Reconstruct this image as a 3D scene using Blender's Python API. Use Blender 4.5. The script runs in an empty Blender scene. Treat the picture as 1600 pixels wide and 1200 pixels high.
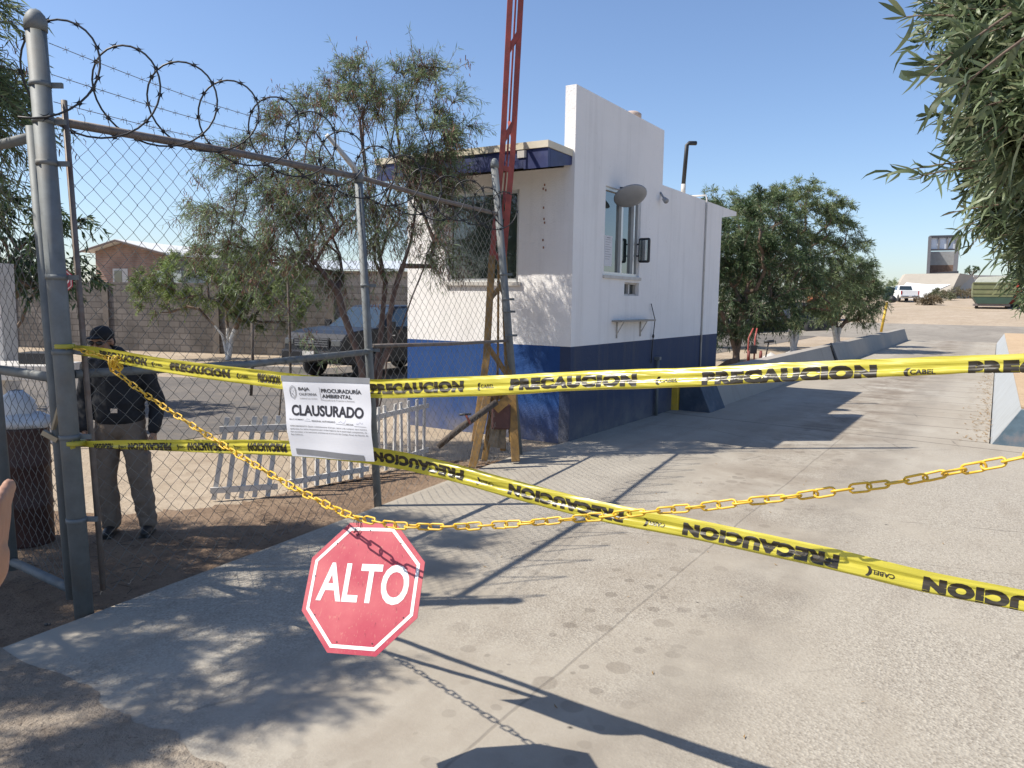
import bpy, bmesh, math, random
import numpy as np
from mathutils import Vector, Matrix, Euler
from math import sin, cos, pi, radians, atan2, sqrt
S = bpy.context.scene
COL = S.collection
V = Vector
# ------------------------------------------------------------------ camera, sky, sun
H = 1.9
PITCH = radians(6.2); ROLL = radians(.85)
fw = V((0, cos(PITCH), -sin(PITCH))); up0 = V((0, sin(PITCH), cos(PITCH))); rt0 = V((1, 0, 0))
rt = rt0*cos(ROLL)+up0*sin(ROLL); up = up0*cos(ROLL)-rt0*sin(ROLL)
cam = bpy.data.objects.new('camera', bpy.data.cameras.new('camera')); COL.objects.link(cam)
m = Matrix((rt, up, -fw)).transposed().to_4x4(); m.translation = (0, 0, H); cam.matrix_world = m
cam.data.sensor_width = 36; cam.data.lens = 1202/1600*36; cam.data.clip_start = .05; cam.data.clip_end = 6000
S.camera = cam
SUN_E = radians(51.4); sh = V((.9954, .0955, 0))            # the way shadows fall on the ground
W = bpy.data.worlds.new('World'); S.world = W; W.use_nodes = True
nt = W.node_tree; sky = nt.nodes.new('ShaderNodeTexSky'); sky.sky_type = 'NISHITA'; sky.sun_disc = False
sky.sun_elevation = SUN_E; sky.sun_rotation = atan2(-sh.x, -sh.y); sky.air_density = 1.0; sky.dust_density = .7; sky.ozone_density = 3.0
bg = nt.nodes['Background']; tint = nt.nodes.new('ShaderNodeVectorMath'); tint.operation = 'MULTIPLY'; tint.inputs[1].default_value = (1.0, 1.02, 1.10); nt.links.new(sky.outputs[0], tint.inputs[0]); nt.links.new(tint.outputs[0], bg.inputs[0]); bg.inputs[1].default_value = .108
sun = bpy.data.objects.new('sun', bpy.data.lights.new('sun', 'SUN')); COL.objects.link(sun)
sun.data.energy = 5.0; sun.data.angle = radians(.53); sun.data.color = (1, .935, .83)
sdir = V((sh.x*cos(SUN_E), sh.y*cos(SUN_E), -sin(SUN_E))); sun.rotation_euler = sdir.to_track_quat('-Z', 'Y').to_euler()
S.view_settings.view_transform = 'Standard'; S.view_settings.look = 'None'; S.view_settings.exposure = .56; S.view_settings.gamma = 1
S.render.engine = 'CYCLES'; S.cycles.max_bounces = 6; S.cycles.transparent_max_bounces = 12

# ------------------------------------------------------------------ coordinates
AZ = radians(32.1); U = V((sin(AZ), cos(AZ), 0)); N = V((cos(AZ), -sin(AZ), 0))   # along the lane, across it
def vw(v, w, z=0): return U*v+N*w+V((0, 0, z))
def at(px, py, Y):
    d = fw+rt*((px-800)/1202)+up*((600-py)/1202)
    return V((0, 0, H))+d*(Y/d.y)
def lerp(a, b, t): return a+(b-a)*t
GT = [(-1e9, 0), (49.5, 0), (57, .7), (66, 1.25), (75, 1.65), (86, 2.0), (105, 2.9), (130, 3.4), (200, 3.6), (3000, 9)]
def gz(x, y):
    v = x*U.x+y*U.y; w = x*N.x+y*N.y
    z = 0
    for (a, za), (b, zb) in zip(GT, GT[1:]):
        if a <= v < b:
            t = (v-a)/(b-a); z = lerp(za, zb, t); break
    return z*min(1, max(0, (w+45)/25))
# ------------------------------------------------------------------ mesh helpers
MW = {}
def tag(o, label=None, cat=None, group=None, kind=None):
    if label: o['label'] = label
    if cat: o['category'] = cat
    if group: o['group'] = group
    if kind: o['kind'] = kind
    return o
def thing(name, label, cat, loc=(0, 0, 0), rz=0, group=None):
    o = bpy.data.objects.new(name, None); COL.objects.link(o); o.location = loc; o.rotation_euler = (0, 0, rz)
    o.empty_display_size = .2
    MW[o.name] = Matrix.Translation(V(loc)) @ Matrix.Rotation(rz, 4, 'Z')
    return tag(o, label, cat, group)
def link(name, me, parent=None, loc=(0, 0, 0)):
    o = bpy.data.objects.new(name, me); COL.objects.link(o); o.location = loc
    if parent:
        o.parent = parent; MW[o.name] = MW[parent.name].copy()
    else: MW[o.name] = Matrix.Translation(V(loc))
    return o
class MB:
    def __init__(s): s.v = []; s.f = []; s.m = []; s.s = []; s.cm = 0; s.cs = False
    def add(s, vs, fs, smooth=None):
        b = len(s.v); s.v += [V(p) for p in vs]
        for f in fs: s.f.append([i+b for i in f]); s.m.append(s.cm); s.s.append(s.cs if smooth is None else smooth)
        return s
    def mat(s, i): s.cm = i; return s
    def box(s, c, d, R=None):
        c = V(c); x, y, z = d[0]/2, d[1]/2, d[2]/2
        vs = [V((a*x, b*y, e*z)) for a in (-1, 1) for b in (-1, 1) for e in (-1, 1)]
        if R is not None: vs = [R @ p for p in vs]
        return s.add([c+p for p in vs], [(0, 1, 3, 2), (4, 6, 7, 5), (0, 4, 5, 1), (2, 3, 7, 6), (0, 2, 6, 4), (1, 5, 7, 3)])
    def b2(s, a, b): # box by two corners
        a = V(a); b = V(b); return s.box((a+b)/2, [abs(b[i]-a[i]) for i in range(3)])
    def beam(s, p, q, w, h=None, upv=(0, 0, 1)):
        p = V(p); q = V(q); h = h or w; d = q-p; L = d.length; d.normalize(); u = V(upv)
        x = d.cross(u)
        if x.length < 1e-3: x = d.cross(V((1, 0, 0)))
        x.normalize(); y = x.cross(d)
        R = Matrix((x, d, y)).transposed()
        return s.box((p+q)/2, (w, L, h), R)
    def tube(s, pts, r, n=8, closed=False, cap=True, flat=False):
        pts = [V(p) for p in pts]; k = len(pts); rs = r if isinstance(r, (list, tuple)) else [r]*k
        b = len(s.v); x = None
        for i, p in enumerate(pts):
            if closed: d = pts[(i+1) % k]-pts[i-1]
            else: d = pts[min(i+1, k-1)]-pts[max(i-1, 0)]
            if d.length < 1e-9: d = V((0, 0, 1))
            d.normalize()
            if x is None:
                x = d.cross(V((0, 0, 1)))
                if x.length < .1: x = d.cross(V((1, 0, 0)))
            x = x-d*x.dot(d); x.normalize(); y = d.cross(x)
            for j in range(n):
                a = 2*pi*j/n; s.v.append(p+(x*cos(a)+y*sin(a))*rs[i])
        sm = not flat
        for i in range(k if closed else k-1):
            for j in range(n):
                a = b+i*n+j; c = b+i*n+(j+1) % n; e = b+((i+1) % k)*n+j; g = b+((i+1) % k)*n+(j+1) % n
                s.f.append([a, c, g, e]); s.m.append(s.cm); s.s.append(sm)
        if cap and not closed:
            s.f.append([b+j for j in range(n)][::-1]); s.m.append(s.cm); s.s.append(False)
            s.f.append([b+(k-1)*n+j for j in range(n)]); s.m.append(s.cm); s.s.append(False)
        return s
    def lathe(s, o, prof, n=20, ax=None):  # prof: (r, h)
        o = V(o); A = Matrix.Identity(3) if ax is None else V(ax).to_track_quat('Z', 'Y').to_matrix()
        b = len(s.v)
        for r, h in prof:
            for j in range(n):
                a = 2*pi*j/n; s.v.append(o+A @ V((r*cos(a), r*sin(a), h)))
        for i in range(len(prof)-1):
            for j in range(n):
                s.f.append([b+i*n+j, b+i*n+(j+1) % n, b+(i+1)*n+(j+1) % n, b+(i+1)*n+j]); s.m.append(s.cm); s.s.append(True)
        s.f.append([b+j for j in range(n)][::-1]); s.m.append(s.cm); s.s.append(False)
        s.f.append([b+(len(prof)-1)*n+j for j in range(n)]); s.m.append(s.cm); s.s.append(False)
        return s
    def ell(s, c, r, n=14, R=None):
        c = V(c); r = (r, r, r) if not isinstance(r, (tuple, list)) else r; vs = []; fs = []; k = n//2+1
        for i in range(k+1):
            t = pi*i/k
            for j in range(n):
                a = 2*pi*j/n; p = V((r[0]*sin(t)*cos(a), r[1]*sin(t)*sin(a), r[2]*cos(t)))
                vs.append(c+(R @ p if R is not None else p))
        for i in range(k):
            for j in range(n): fs.append([i*n+j, (i+1)*n+j, (i+1)*n+(j+1) % n, i*n+(j+1) % n])
        return s.add(vs, fs, True)
    def cap(s, p, q, r0, r1, n=12): # tapered capsule with round ends
        p = V(p); q = V(q); d = (q-p); L = d.length; d = d/L if L > 1e-6 else V((0, 0, 1)); pts = []; rs = []
        for a in (80, 50, 25): a = radians(a); pts.append(p-d*r0*sin(a)); rs.append(r0*cos(a))
        pts += [p, q]; rs += [r0, r1]
        for a in (25, 50, 80): a = radians(a); pts.append(q+d*r1*sin(a)); rs.append(r1*cos(a))
        return s.tube(pts, rs, n)
    def prism(s, poly, o, x, y, t): # 2D polygon in the plane o,x,y extruded by vector t
        o = V(o); x = V(x); y = V(y); t = V(t); k = len(poly)
        vs = [o+x*a+y*b for a, b in poly]; vs += [p+t for p in vs]
        fs = [list(range(k))[::-1], [k+i for i in range(k)]]+[[i, (i+1) % k, k+(i+1) % k, k+i] for i in range(k)]
        return s.add(vs, fs)
    def mesh(s, name, inv=None):
        me = bpy.data.meshes.new(name)
        vs = [tuple(inv @ p) if inv is not None else tuple(p) for p in s.v]
        me.from_pydata(vs, [], s.f); me.polygons.foreach_set('material_index', s.m); me.polygons.foreach_set('use_smooth', s.s); me.update()
        return me
    def build(s, name, mats, parent=None, loc=None, local=False, bevel=0, fix=True):
        if parent is not None: inv = None if local else MW[parent.name].inverted()
        else:
            if loc is None: loc = (0, 0, 0)
            inv = Matrix.Translation(-V(loc)) if not local else None
        me = s.mesh(name, inv)
        for mm in (mats if isinstance(mats, (list, tuple)) else [mats]): me.materials.append(mm)
        if fix:
            bm = bmesh.new(); bm.from_mesh(me); bmesh.ops.recalc_face_normals(bm, faces=bm.faces); bm.to_mesh(me); bm.free()
        o = link(name, me, parent, (0, 0, 0) if parent is not None else loc)
        if bevel:
            b = o.modifiers.new('bevel', 'BEVEL'); b.width = bevel; b.segments = 2; b.limit_method = 'ANGLE'
        return o
def evald(o):
    dg = bpy.context.evaluated_depsgraph_get(); dg.update(); me = bpy.data.meshes.new_from_object(o.evaluated_get(dg)); o.modifiers.clear(); o.data = me; return o
def remesh(o, vox, smooth=6, disp=0):
    md = o.modifiers.new('r', 'REMESH'); md.mode = 'VOXEL'; md.voxel_size = vox; md.use_smooth_shade = True
    sm = o.modifiers.new('s', 'SMOOTH'); sm.iterations = smooth; sm.factor = .5
    if disp:
        tx = bpy.data.textures.new('folds', 'CLOUDS'); tx.noise_scale = .09; tx.noise_depth = 2
        d = o.modifiers.new('d', 'DISPLACE'); d.texture = tx; d.strength = disp; d.mid_level = .5
    mats = list(o.data.materials); evald(o)
    o.data.materials.clear()
    for mm in mats: o.data.materials.append(mm)
    for p in o.data.polygons: p.use_smooth = True
    return o
def npmesh(name, vs, k, mat, idx=None): # faces of k consecutive vertices
    n = len(vs)//k; me = bpy.data.meshes.new(name)
    me.vertices.add(len(vs)); me.vertices.foreach_set('co', np.asarray(vs, dtype=np.float32).ravel())
    ii = np.arange(len(vs), dtype=np.int32) if idx is None else idx.astype(np.int32).ravel()
    nf = len(ii)//4 if idx is not None else n; kk = 4 if idx is not None else k
    me.loops.add(len(ii)); me.loops.foreach_set('vertex_index', ii)
    me.polygons.add(nf); me.polygons.foreach_set('loop_start', np.arange(nf, dtype=np.int32)*kk); me.polygons.foreach_set('loop_total', np.full(nf, kk, dtype=np.int32))
    me.update(); me.validate(); me.materials.append(mat); return me
# ------------------------------------------------------------------ materials
def M(name, col, rough=.8, metal=0, var=.12, scale=6, bump=0, bscale=40, dirt=None, dirt_amt=.4, dscale=2.5, spec=None, trans=0, coords='Object'):
    mt = bpy.data.materials.new(name); mt.use_nodes = True; t = mt.node_tree; b = t.nodes['Principled BSDF']; L = t.links.new
    tc = t.nodes.new('ShaderNodeTexCoord').outputs[coords]
    nz = t.nodes.new('ShaderNodeTexNoise'); nz.inputs['Scale'].default_value = scale; nz.inputs['Detail'].default_value = 6; nz.inputs['Roughness'].default_value = .65; L(tc, nz.inputs[0])
    cr = t.nodes.new('ShaderNodeMapRange'); cr.inputs[1].default_value = .3; cr.inputs[2].default_value = .7; cr.inputs[3].default_value = 1-var; cr.inputs[4].default_value = 1+var; L(nz.outputs[0], cr.inputs[0])
    mx = t.nodes.new('ShaderNodeVectorMath'); mx.operation = 'SCALE'; mx.inputs[0].default_value = col[:3]; L(cr.outputs[0], mx.inputs['Scale'])
    out = mx.outputs[0]
    if dirt:
        n2 = t.nodes.new('ShaderNodeTexNoise'); n2.inputs['Scale'].default_value = dscale; n2.inputs['Detail'].default_value = 8; n2.inputs['Roughness'].default_value = .7; L(tc, n2.inputs[0])
        r2 = t.nodes.new('ShaderNodeMapRange'); r2.inputs[1].default_value = .5; r2.inputs[2].default_value = .72; r2.inputs[4].default_value = dirt_amt; L(n2.outputs[0], r2.inputs[0])
        mm = t.nodes.new('ShaderNodeMix'); mm.data_type = 'RGBA'; L(r2.outputs[0], mm.inputs[0]); L(out, mm.inputs[6]); mm.inputs[7].default_value = (*dirt, 1); out = mm.outputs[2]
    L(out, b.inputs['Base Color'])
    b.inputs['Roughness'].default_value = rough; b.inputs['Metallic'].default_value = metal
    if spec is not None: b.inputs['Specular IOR Level'].default_value = spec
    if bump:
        bn = t.nodes.new('ShaderNodeTexNoise'); bn.inputs['Scale'].default_value = bscale; bn.inputs['Detail'].default_value = 5; L(tc, bn.inputs[0])
        bp = t.nodes.new('ShaderNodeBump'); bp.inputs['Strength'].default_value = bump; bp.inputs['Distance'].default_value = .02; L(bn.outputs[0], bp.inputs['Height']); L(bp.outputs[0], b.inputs['Normal'])
    return mt
def nd(t, typ, **kw):
    n = t.nodes.new(typ)
    for k, v in kw.items():
        if k.startswith('i'): n.inputs[int(k[1:])].default_value = v
        else: setattr(n, k, v)
    return n
def leafmat(name, c1, c2, c3=None, rough=.55, trans=.25):
    mt = bpy.data.materials.new(name); mt.use_nodes = True; t = mt.node_tree; L = t.links.new
    for n in list(t.nodes): t.nodes.remove(n)
    g = t.nodes.new('ShaderNodeNewGeometry'); r = t.nodes.new('ShaderNodeValToRGB'); L(g.outputs['Random Per Island'], r.inputs[0])
    r.color_ramp.elements[0].color = (*c1, 1); r.color_ramp.elements[1].color = (*c2, 1)
    if c3: e = r.color_ramp.elements.new(.9); e.color = (*c2, 1); r.color_ramp.elements[2].color = (*c3, 1)
    tc = t.nodes.new('ShaderNodeTexCoord'); nz = nd(t, 'ShaderNodeTexNoise'); nz.inputs['Scale'].default_value = 1.3; L(tc.outputs['Object'], nz.inputs[0])
    mr = t.nodes.new('ShaderNodeMapRange'); mr.inputs[1].default_value = .35; mr.inputs[2].default_value = .65; mr.inputs[3].default_value = .7; mr.inputs[4].default_value = 1.25; L(nz.outputs[0], mr.inputs[0])
    sc = t.nodes.new('ShaderNodeVectorMath'); sc.operation = 'SCALE'; L(r.outputs[0], sc.inputs[0]); L(mr.outputs[0], sc.inputs['Scale'])
    p = t.nodes.new('ShaderNodeBsdfPrincipled'); p.inputs['Roughness'].default_value = rough; L(sc.outputs[0], p.inputs['Base Color'])
    tr = t.nodes.new('ShaderNodeBsdfTranslucent'); L(sc.outputs[0], tr.inputs[0]); mx = t.nodes.new('ShaderNodeMixShader'); mx.inputs[0].default_value = trans
    L(p.outputs[0], mx.inputs[1]); L(tr.outputs[0], mx.inputs[2]); o = t.nodes.new('ShaderNodeOutputMaterial'); L(mx.outputs[0], o.inputs[0]); return mt
galv = M('galvanised_steel', (.155, .17, .175), .65, .12, .18, 9, dirt=(.17, .14, .11), dirt_amt=.5, dscale=5)
rail_m = M('rusty_rail', (.19, .165, .15), .65, .4, .25, 12, dirt=(.16, .08, .045), dirt_amt=.7, dscale=7)
wire_m = M('fence_wire', (.17, .17, .165), .5, .5, .2, 5)
wire2_m = M('old_wire', (.17, .15, .13), .6, .5, .3, 9)
razor_m = M('razor_steel', (.04, .04, .042), .5, .5, .3, 9)
red_m = M('red_paint', (.30, .055, .04), .55, 0, .25, 7, dirt=(.15, .06, .04), dirt_amt=.7, dscale=9)
ochre_m = M('ochre_paint', (.27, .155, .045), .65, 0, .4, 7, dirt=(.11, .08, .055), dirt_amt=.85, dscale=6)
yel_m = M('yellow_paint', (.62, .40, .04), .6, 0, .15, 7, dirt=(.3, .2, .1), dirt_amt=.5, dscale=6)
black_m = M('black_paint', (.02, .02, .022), .5, 0, .2, 7)
white_m = M('white_paint', (.50, .48, .45), .6, 0, .1, 7, dirt=(.3, .26, .2), dirt_amt=.5, dscale=6)
wood_m = M('weathered_wood', (.24, .20, .15), .85, 0, .3, 14, dirt=(.1, .08, .06), dirt_amt=.6, dscale=8)
dwood_m = M('dark_wood', (.07, .055, .045), .85, 0, .4, 14)
bark_m = M('bark', (.16, .115, .085), .9, 0, .35, 10, bump=.6, bscale=30, dirt=(.07, .05, .04), dirt_amt=.6, dscale=4)
bark_red = M('reddish_bark', (.13, .085, .07), .9, 0, .35, 10, bump=.6, bscale=30, dirt=(.06, .045, .04), dirt_amt=.6, dscale=4)
lime_m = M('whitewash', (.6, .58, .54), .9, 0, .25, 20, dirt=(.2, .16, .12), dirt_amt=.8, dscale=10)
rubber_m = M('rubber', (.025, .025, .027), .85, 0, .2, 10)
plastic_y = M('yellow_chain_plastic', (.70, .43, .03), .42, 0, .12, 20, dirt=(.45, .2, .03), dirt_amt=.35, dscale=12)
def glassmat(name, col=(.02, .03, .03), rough=.03):
    mt = M(name, col, rough, 0, .15, 1.5, spec=.9); b = mt.node_tree.nodes['Principled BSDF']; b.inputs['Coat Weight'].default_value = .8; b.inputs['Coat Roughness'].default_value = .02
    return mt
glass_m = glassmat('window_glass')
# ---------------- concrete slab: local coordinates are (w, v) of the lane
def concrete_mat():
    mt = bpy.data.materials.new('lane_concrete'); mt.use_nodes = True; t = mt.node_tree; L = t.links.new; b = t.nodes['Principled BSDF']
    tc = t.nodes.new('ShaderNodeTexCoord').outputs['Object']
    def noise(s, d=6, r=.6, dist=0):
        n = nd(t, 'ShaderNodeTexNoise'); n.inputs['Scale'].default_value = s; n.inputs['Detail'].default_value = d; n.inputs['Roughness'].default_value = r; n.inputs['Distortion'].default_value = dist; L(tc, n.inputs[0]); return n.outputs[0]
    def mr(x, a, c, lo, hi, smooth=False):
        n = nd(t, 'ShaderNodeMapRange'); n.inputs[1].default_value = a; n.inputs[2].default_value = c; n.inputs[3].default_value = lo; n.inputs[4].default_value = hi; L(x, n.inputs[0])
        if smooth: n.interpolation_type = 'SMOOTHSTEP'
        return n.outputs[0]
    def mth(op, a, c=None, cl=False):
        n = nd(t, 'ShaderNodeMath', operation=op, use_clamp=cl)
        for i, x in enumerate((a, c)):
            if x is None: continue
            if isinstance(x, (int, float)): n.inputs[i].default_value = x
            else: L(x, n.inputs[i])
        return n.outputs[0]
    def mix(f, a, c):
        n = nd(t, 'ShaderNodeMix', data_type='RGBA')
        if isinstance(f, (int, float)): n.inputs[0].default_value = f
        else: L(f, n.inputs[0])
        for i, x in ((6, a), (7, c)):
            if isinstance(x, tuple): n.inputs[i].default_value = (*x, 1)
            else: L(x, n.inputs[i])
        return n.outputs[2]
    sep = nd(t, 'ShaderNodeSeparateXYZ'); L(tc, sep.inputs[0]); X, Y = sep.outputs[0], sep.outputs[1]
    base = mix(mr(noise(.35, 5), .35, .65, 0, 1), (.40, .352, .282), (.475, .435, .365))
    base = mix(mr(noise(2.2, 8, .7), .4, .75, 0, .45), base, (.31, .27, .22))
    # exposed aggregate in worn patches
    vo = nd(t, 'ShaderNodeTexVoronoi'); vo.inputs['Scale'].default_value = 75; L(tc, vo.inputs[0])
    wn = nd(t, 'ShaderNodeSeparateColor'); L(vo.outputs['Color'], wn.inputs[0])
    agg = mix(wn.outputs[0], (.56, .52, .44), (.22, .19, .155))
    agg = mix(mr(vo.outputs['Distance'], .25, .6, 0, .55), agg, (.42, .38, .32))
    band = mth('MULTIPLY', mr(Y, 9, 13, 1, .15), 1)
    wear = mth('MAXIMUM', mr(noise(.55, 4, .55), .43, .56, 0, .62), mth('MULTIPLY', mr(X, -1.4, -.3, 0, 1), mr(noise(.8, 5), .34, .5, .25, .8)))
    wear = mth('MULTIPLY', wear, band)
    base = mix(wear, base, agg)
    # oil spots in the wheel track
    def spots(sc, thr, seed, mxr=.32):
        mp = nd(t, 'ShaderNodeMapping'); mp.inputs[1].default_value = (seed, seed*.7, 0); L(tc, mp.inputs[0])
        nz = nd(t, 'ShaderNodeTexNoise'); nz.inputs['Scale'].default_value = 9; L(mp.outputs[0], nz.inputs[0])
        ad = nd(t, 'ShaderNodeMix', data_type='VECTOR'); ad.inputs[0].default_value = .035; L(mp.outputs[0], ad.inputs[4]); L(nz.outputs['Color'], ad.inputs[5])
        v = nd(t, 'ShaderNodeTexVoronoi', voronoi_dimensions='2D'); v.inputs['Scale'].default_value = sc; L(ad.outputs[1], v.inputs[0])
        c = nd(t, 'ShaderNodeSeparateColor'); L(v.outputs['Color'], c.inputs[0])
        rad = mth('MULTIPLY', mr(c.outputs[0], thr, 1, 0, mxr), 1)
        return mr(mth('SUBTRACT', v.outputs['Distance'], rad), -.06, .0, 1, 0, True)
    tr = mth('ABSOLUTE', mth('ADD', X, 2.0)); near = mr(tr, .25, 1.15, 1, 0, True)
    near = mth('MULTIPLY', near, mr(noise(.8, 3), .35, .6, .3, 1))
    near = mth('MULTIPLY', near, mr(Y, 2.0, 3.2, .35, 1))
    base = mix(mth('MULTIPLY', mth('MULTIPLY', spots(4.2, .35, 3), near), .42, True), base, (.17, .14, .11))
    base = mix(mth('MULTIPLY', mth('MULTIPLY', spots(6.5, .62, 9), near), .45, True), base, (.13, .11, .09))
    tr2 = mth('MULTIPLY', mr(tr, .1, 1.3, 1, 0, True), mr(noise(1.3, 7, .7), .40, .60, 0, .85))
    tr2 = mth('MULTIPLY', tr2, mr(Y, 5, 14, .35, 1))
    base = mix(tr2, base, (.22, .175, .13))
    smear = nd(t, 'ShaderNodeMapping'); smear.inputs[3].default_value = (3.5, .6, 1); L(tc, smear.inputs[0]); sn = nd(t, 'ShaderNodeTexNoise'); sn.inputs['Scale'].default_value = 1.1; sn.inputs['Detail'].default_value = 7; L(smear.outputs[0], sn.inputs[0])
    base = mix(mr(sn.outputs[0], .52, .75, 0, .4), base, (.28, .235, .185))
    # small black specks
    base = mix(spots(2.6, .93, 21, .06), base, (.03, .028, .025))
    # joints
    wob = mth('MULTIPLY', mth('SUBTRACT', noise(1.7, 4), .5), .05)
    j1 = mr(mth('ABSOLUTE', mth('ADD', mth('ADD', X, 1.78), wob)), .004, .012, 1, 0)
    j1 = mth('MULTIPLY', j1, mr(Y, 11.9, 12, .5, 0))
    fr = mth('ABSOLUTE', mth('SUBTRACT', mth('FRACT', mth('DIVIDE', mth('ADD', Y, .15), 1.22)), .5))
    j2 = mr(fr, .012, .022, 1, 0); j2 = mth('MULTIPLY', j2, mr(Y, 12.3, 12.4, 0, 1)); j2 = mth('MULTIPLY', j2, mr(X, -2.9, -2.2, .1, 1)); j2 = mth('MULTIPLY', j2, mr(X, .1, .2, 1, 0))
    j3 = mr(mth('ABSOLUTE', mth('ADD', mth('ADD', mth('MULTIPLY', X, .12), mth('SUBTRACT', Y, 12.1)), wob)), .012, .03, 1, 0)
    j4 = mr(mth('ABSOLUTE', mth('ADD', mth('ADD', mth('MULTIPLY', X, -.25), mth('SUBTRACT', Y, 6.4)), wob)), .003, .009, .5, 0)
    jj = mth('MAXIMUM', mth('MAXIMUM', j1, j2), mth('MAXIMUM', j3, j4))
    jj = mth('MULTIPLY', jj, mr(noise(5, 3), .3, .5, .45, 1))
    base = mix(mth('MULTIPLY', jj, .75), base, (.13, .11, .09))
    # dust at the dirt edge
    dust = mth('MULTIPLY', mr(noise(1.4, 7, .7), .42, .62, 0, 1), mr(X, -6.2, -3.9, 0, 0)); 
    crk = nd(t, 'ShaderNodeTexVoronoi', voronoi_dimensions='2D', feature='DISTANCE_TO_EDGE'); crk.inputs['Scale'].default_value = .42; cm = nd(t, 'ShaderNodeMix', data_type='VECTOR'); cm.inputs[0].default_value = .10; cn = nd(t, 'ShaderNodeTexNoise'); cn.inputs['Scale'].default_value = 2.4; cn.inputs['Detail'].default_value = 8; L(tc, cn.inputs[0]); L(tc, cm.inputs[4]); L(cn.outputs['Color'], cm.inputs[5]); L(cm.outputs[1], crk.inputs[0])
    cf = mth('MULTIPLY', mr(crk.outputs[0], .0015, .006, 1, 0), mr(noise(.6, 3), .5, .56, 0, .55)); base = mix(cf, base, (.14, .12, .10))
    for xc in (-3.05, -1.15): tk = mth('MULTIPLY', mr(mth('ABSOLUTE', mth('ADD', X, -xc)), .1, .42, 1, 0, True), mr(noise(1.9, 6, .7), .38, .62, .05, .4)); base = mix(tk, base, (.20, .175, .145))
    fin = nd(t, 'ShaderNodeVectorMath', operation='SCALE'); L(base, fin.inputs[0]); fin.inputs['Scale'].default_value = .77; base = fin.outputs[0]
    L(base, b.inputs['Base Color']); b.inputs['Roughness'].default_value = .85; b.inputs['Specular IOR Level'].default_value = .3
    h = mth('ADD', mth('MULTIPLY', noise(60, 4), .35), mth('MULTIPLY', mth('MULTIPLY', vo.outputs['Distance'], wear), 1.1))
    h = mth('SUBTRACT', h, mth('MULTIPLY', jj, .9)); h = mth('ADD', h, mth('MULTIPLY', noise(6, 6), .5))
    bp = nd(t, 'ShaderNodeBump'); bp.inputs['Strength'].default_value = .55; bp.inputs['Distance'].default_value = .008; L(h, bp.inputs['Height']); L(bp.outputs[0], b.inputs['Normal'])
    return mt
def earth_mat(name, c1, c2, c3, sc=.5, bump=.8, peb=28):
    mt = bpy.data.materials.new(name); mt.use_nodes = True; t = mt.node_tree; L = t.links.new; b = t.nodes['Principled BSDF']
    tc = t.nodes.new('ShaderNodeTexCoord').outputs['Object']
    def noise(s, d=8, r=.65):
        n = nd(t, 'ShaderNodeTexNoise'); n.inputs['Scale'].default_value = s; n.inputs['Detail'].default_value = d; n.inputs['Roughness'].default_value = r; L(tc, n.inputs[0]); return n.outputs[0]
    def mr(x, a, c, lo, hi):
        n = nd(t, 'ShaderNodeMapRange'); n.inputs[1].default_value = a; n.inputs[2].default_value = c; n.inputs[3].default_value = lo; n.inputs[4].default_value = hi; L(x, n.inputs[0]); return n.outputs[0]
    def mix(f, a, c):
        n = nd(t, 'ShaderNodeMix', data_type='RGBA'); L(f, n.inputs[0])
        for i, x in ((6, a), (7, c)):
            if isinstance(x, tuple): n.inputs[i].default_value = (*x, 1)
            else: L(x, n.inputs[i])
        return n.outputs[2]
    base = mix(mr(noise(sc), .38, .62, 0, 1), c1, c2); base = mix(mr(noise(sc*7), .48, .7, 0, .7), base, c3)
    vo = nd(t, 'ShaderNodeTexVoronoi'); vo.inputs['Scale'].default_value = peb; L(tc, vo.inputs[0]); cc = nd(t, 'ShaderNodeSeparateColor'); L(vo.outputs['Color'], cc.inputs[0])
    n = nd(t, 'ShaderNodeMath', operation='GREATER_THAN'); n.inputs[1].default_value = .88; L(cc.outputs[0], n.inputs[0])
    n2 = nd(t, 'ShaderNodeMath', operation='MULTIPLY'); L(n.outputs[0], n2.inputs[0]); L(mr(vo.outputs['Distance'], .25, .35, .55, 0), n2.inputs[1])
    base = mix(n2.outputs[0], base, tuple(x*.55 for x in c3))
    fin = nd(t, 'ShaderNodeVectorMath', operation='SCALE'); L(base, fin.inputs[0]); fin.inputs['Scale'].default_value = .80; base = fin.outputs[0]; L(base, b.inputs['Base Color']); b.inputs['Roughness'].default_value = .95; b.inputs['Specular IOR Level'].default_value = .15
    ad = nd(t, 'ShaderNodeMath', operation='ADD'); L(noise(5), ad.inputs[0]); L(noise(32, 5), ad.inputs[1])
    bp = nd(t, 'ShaderNodeBump'); bp.inputs['Strength'].default_value = bump; bp.inputs['Distance'].default_value = .03; L(ad.outputs[0], bp.inputs['Height']); L(bp.outputs[0], b.inputs['Normal'])
    return mt
conc_lane = concrete_mat()
sand_m = earth_mat('sandy_ground', (.43, .345, .25), (.51, .42, .32), (.31, .24, .175))
dust_m = earth_mat('dusty_ground', (.31, .25, .195), (.41, .35, .28), (.23, .18, .135), 1.2, 1, 40)
asph_m = earth_mat('old_asphalt', (.14, .13, .12), (.20, .18, .16), (.25, .21, .17), .4, .6, 60)
apron_m = earth_mat('grey_apron', (.27, .245, .21), (.34, .31, .265), (.22, .19, .16), .25, .3, 20)
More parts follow.
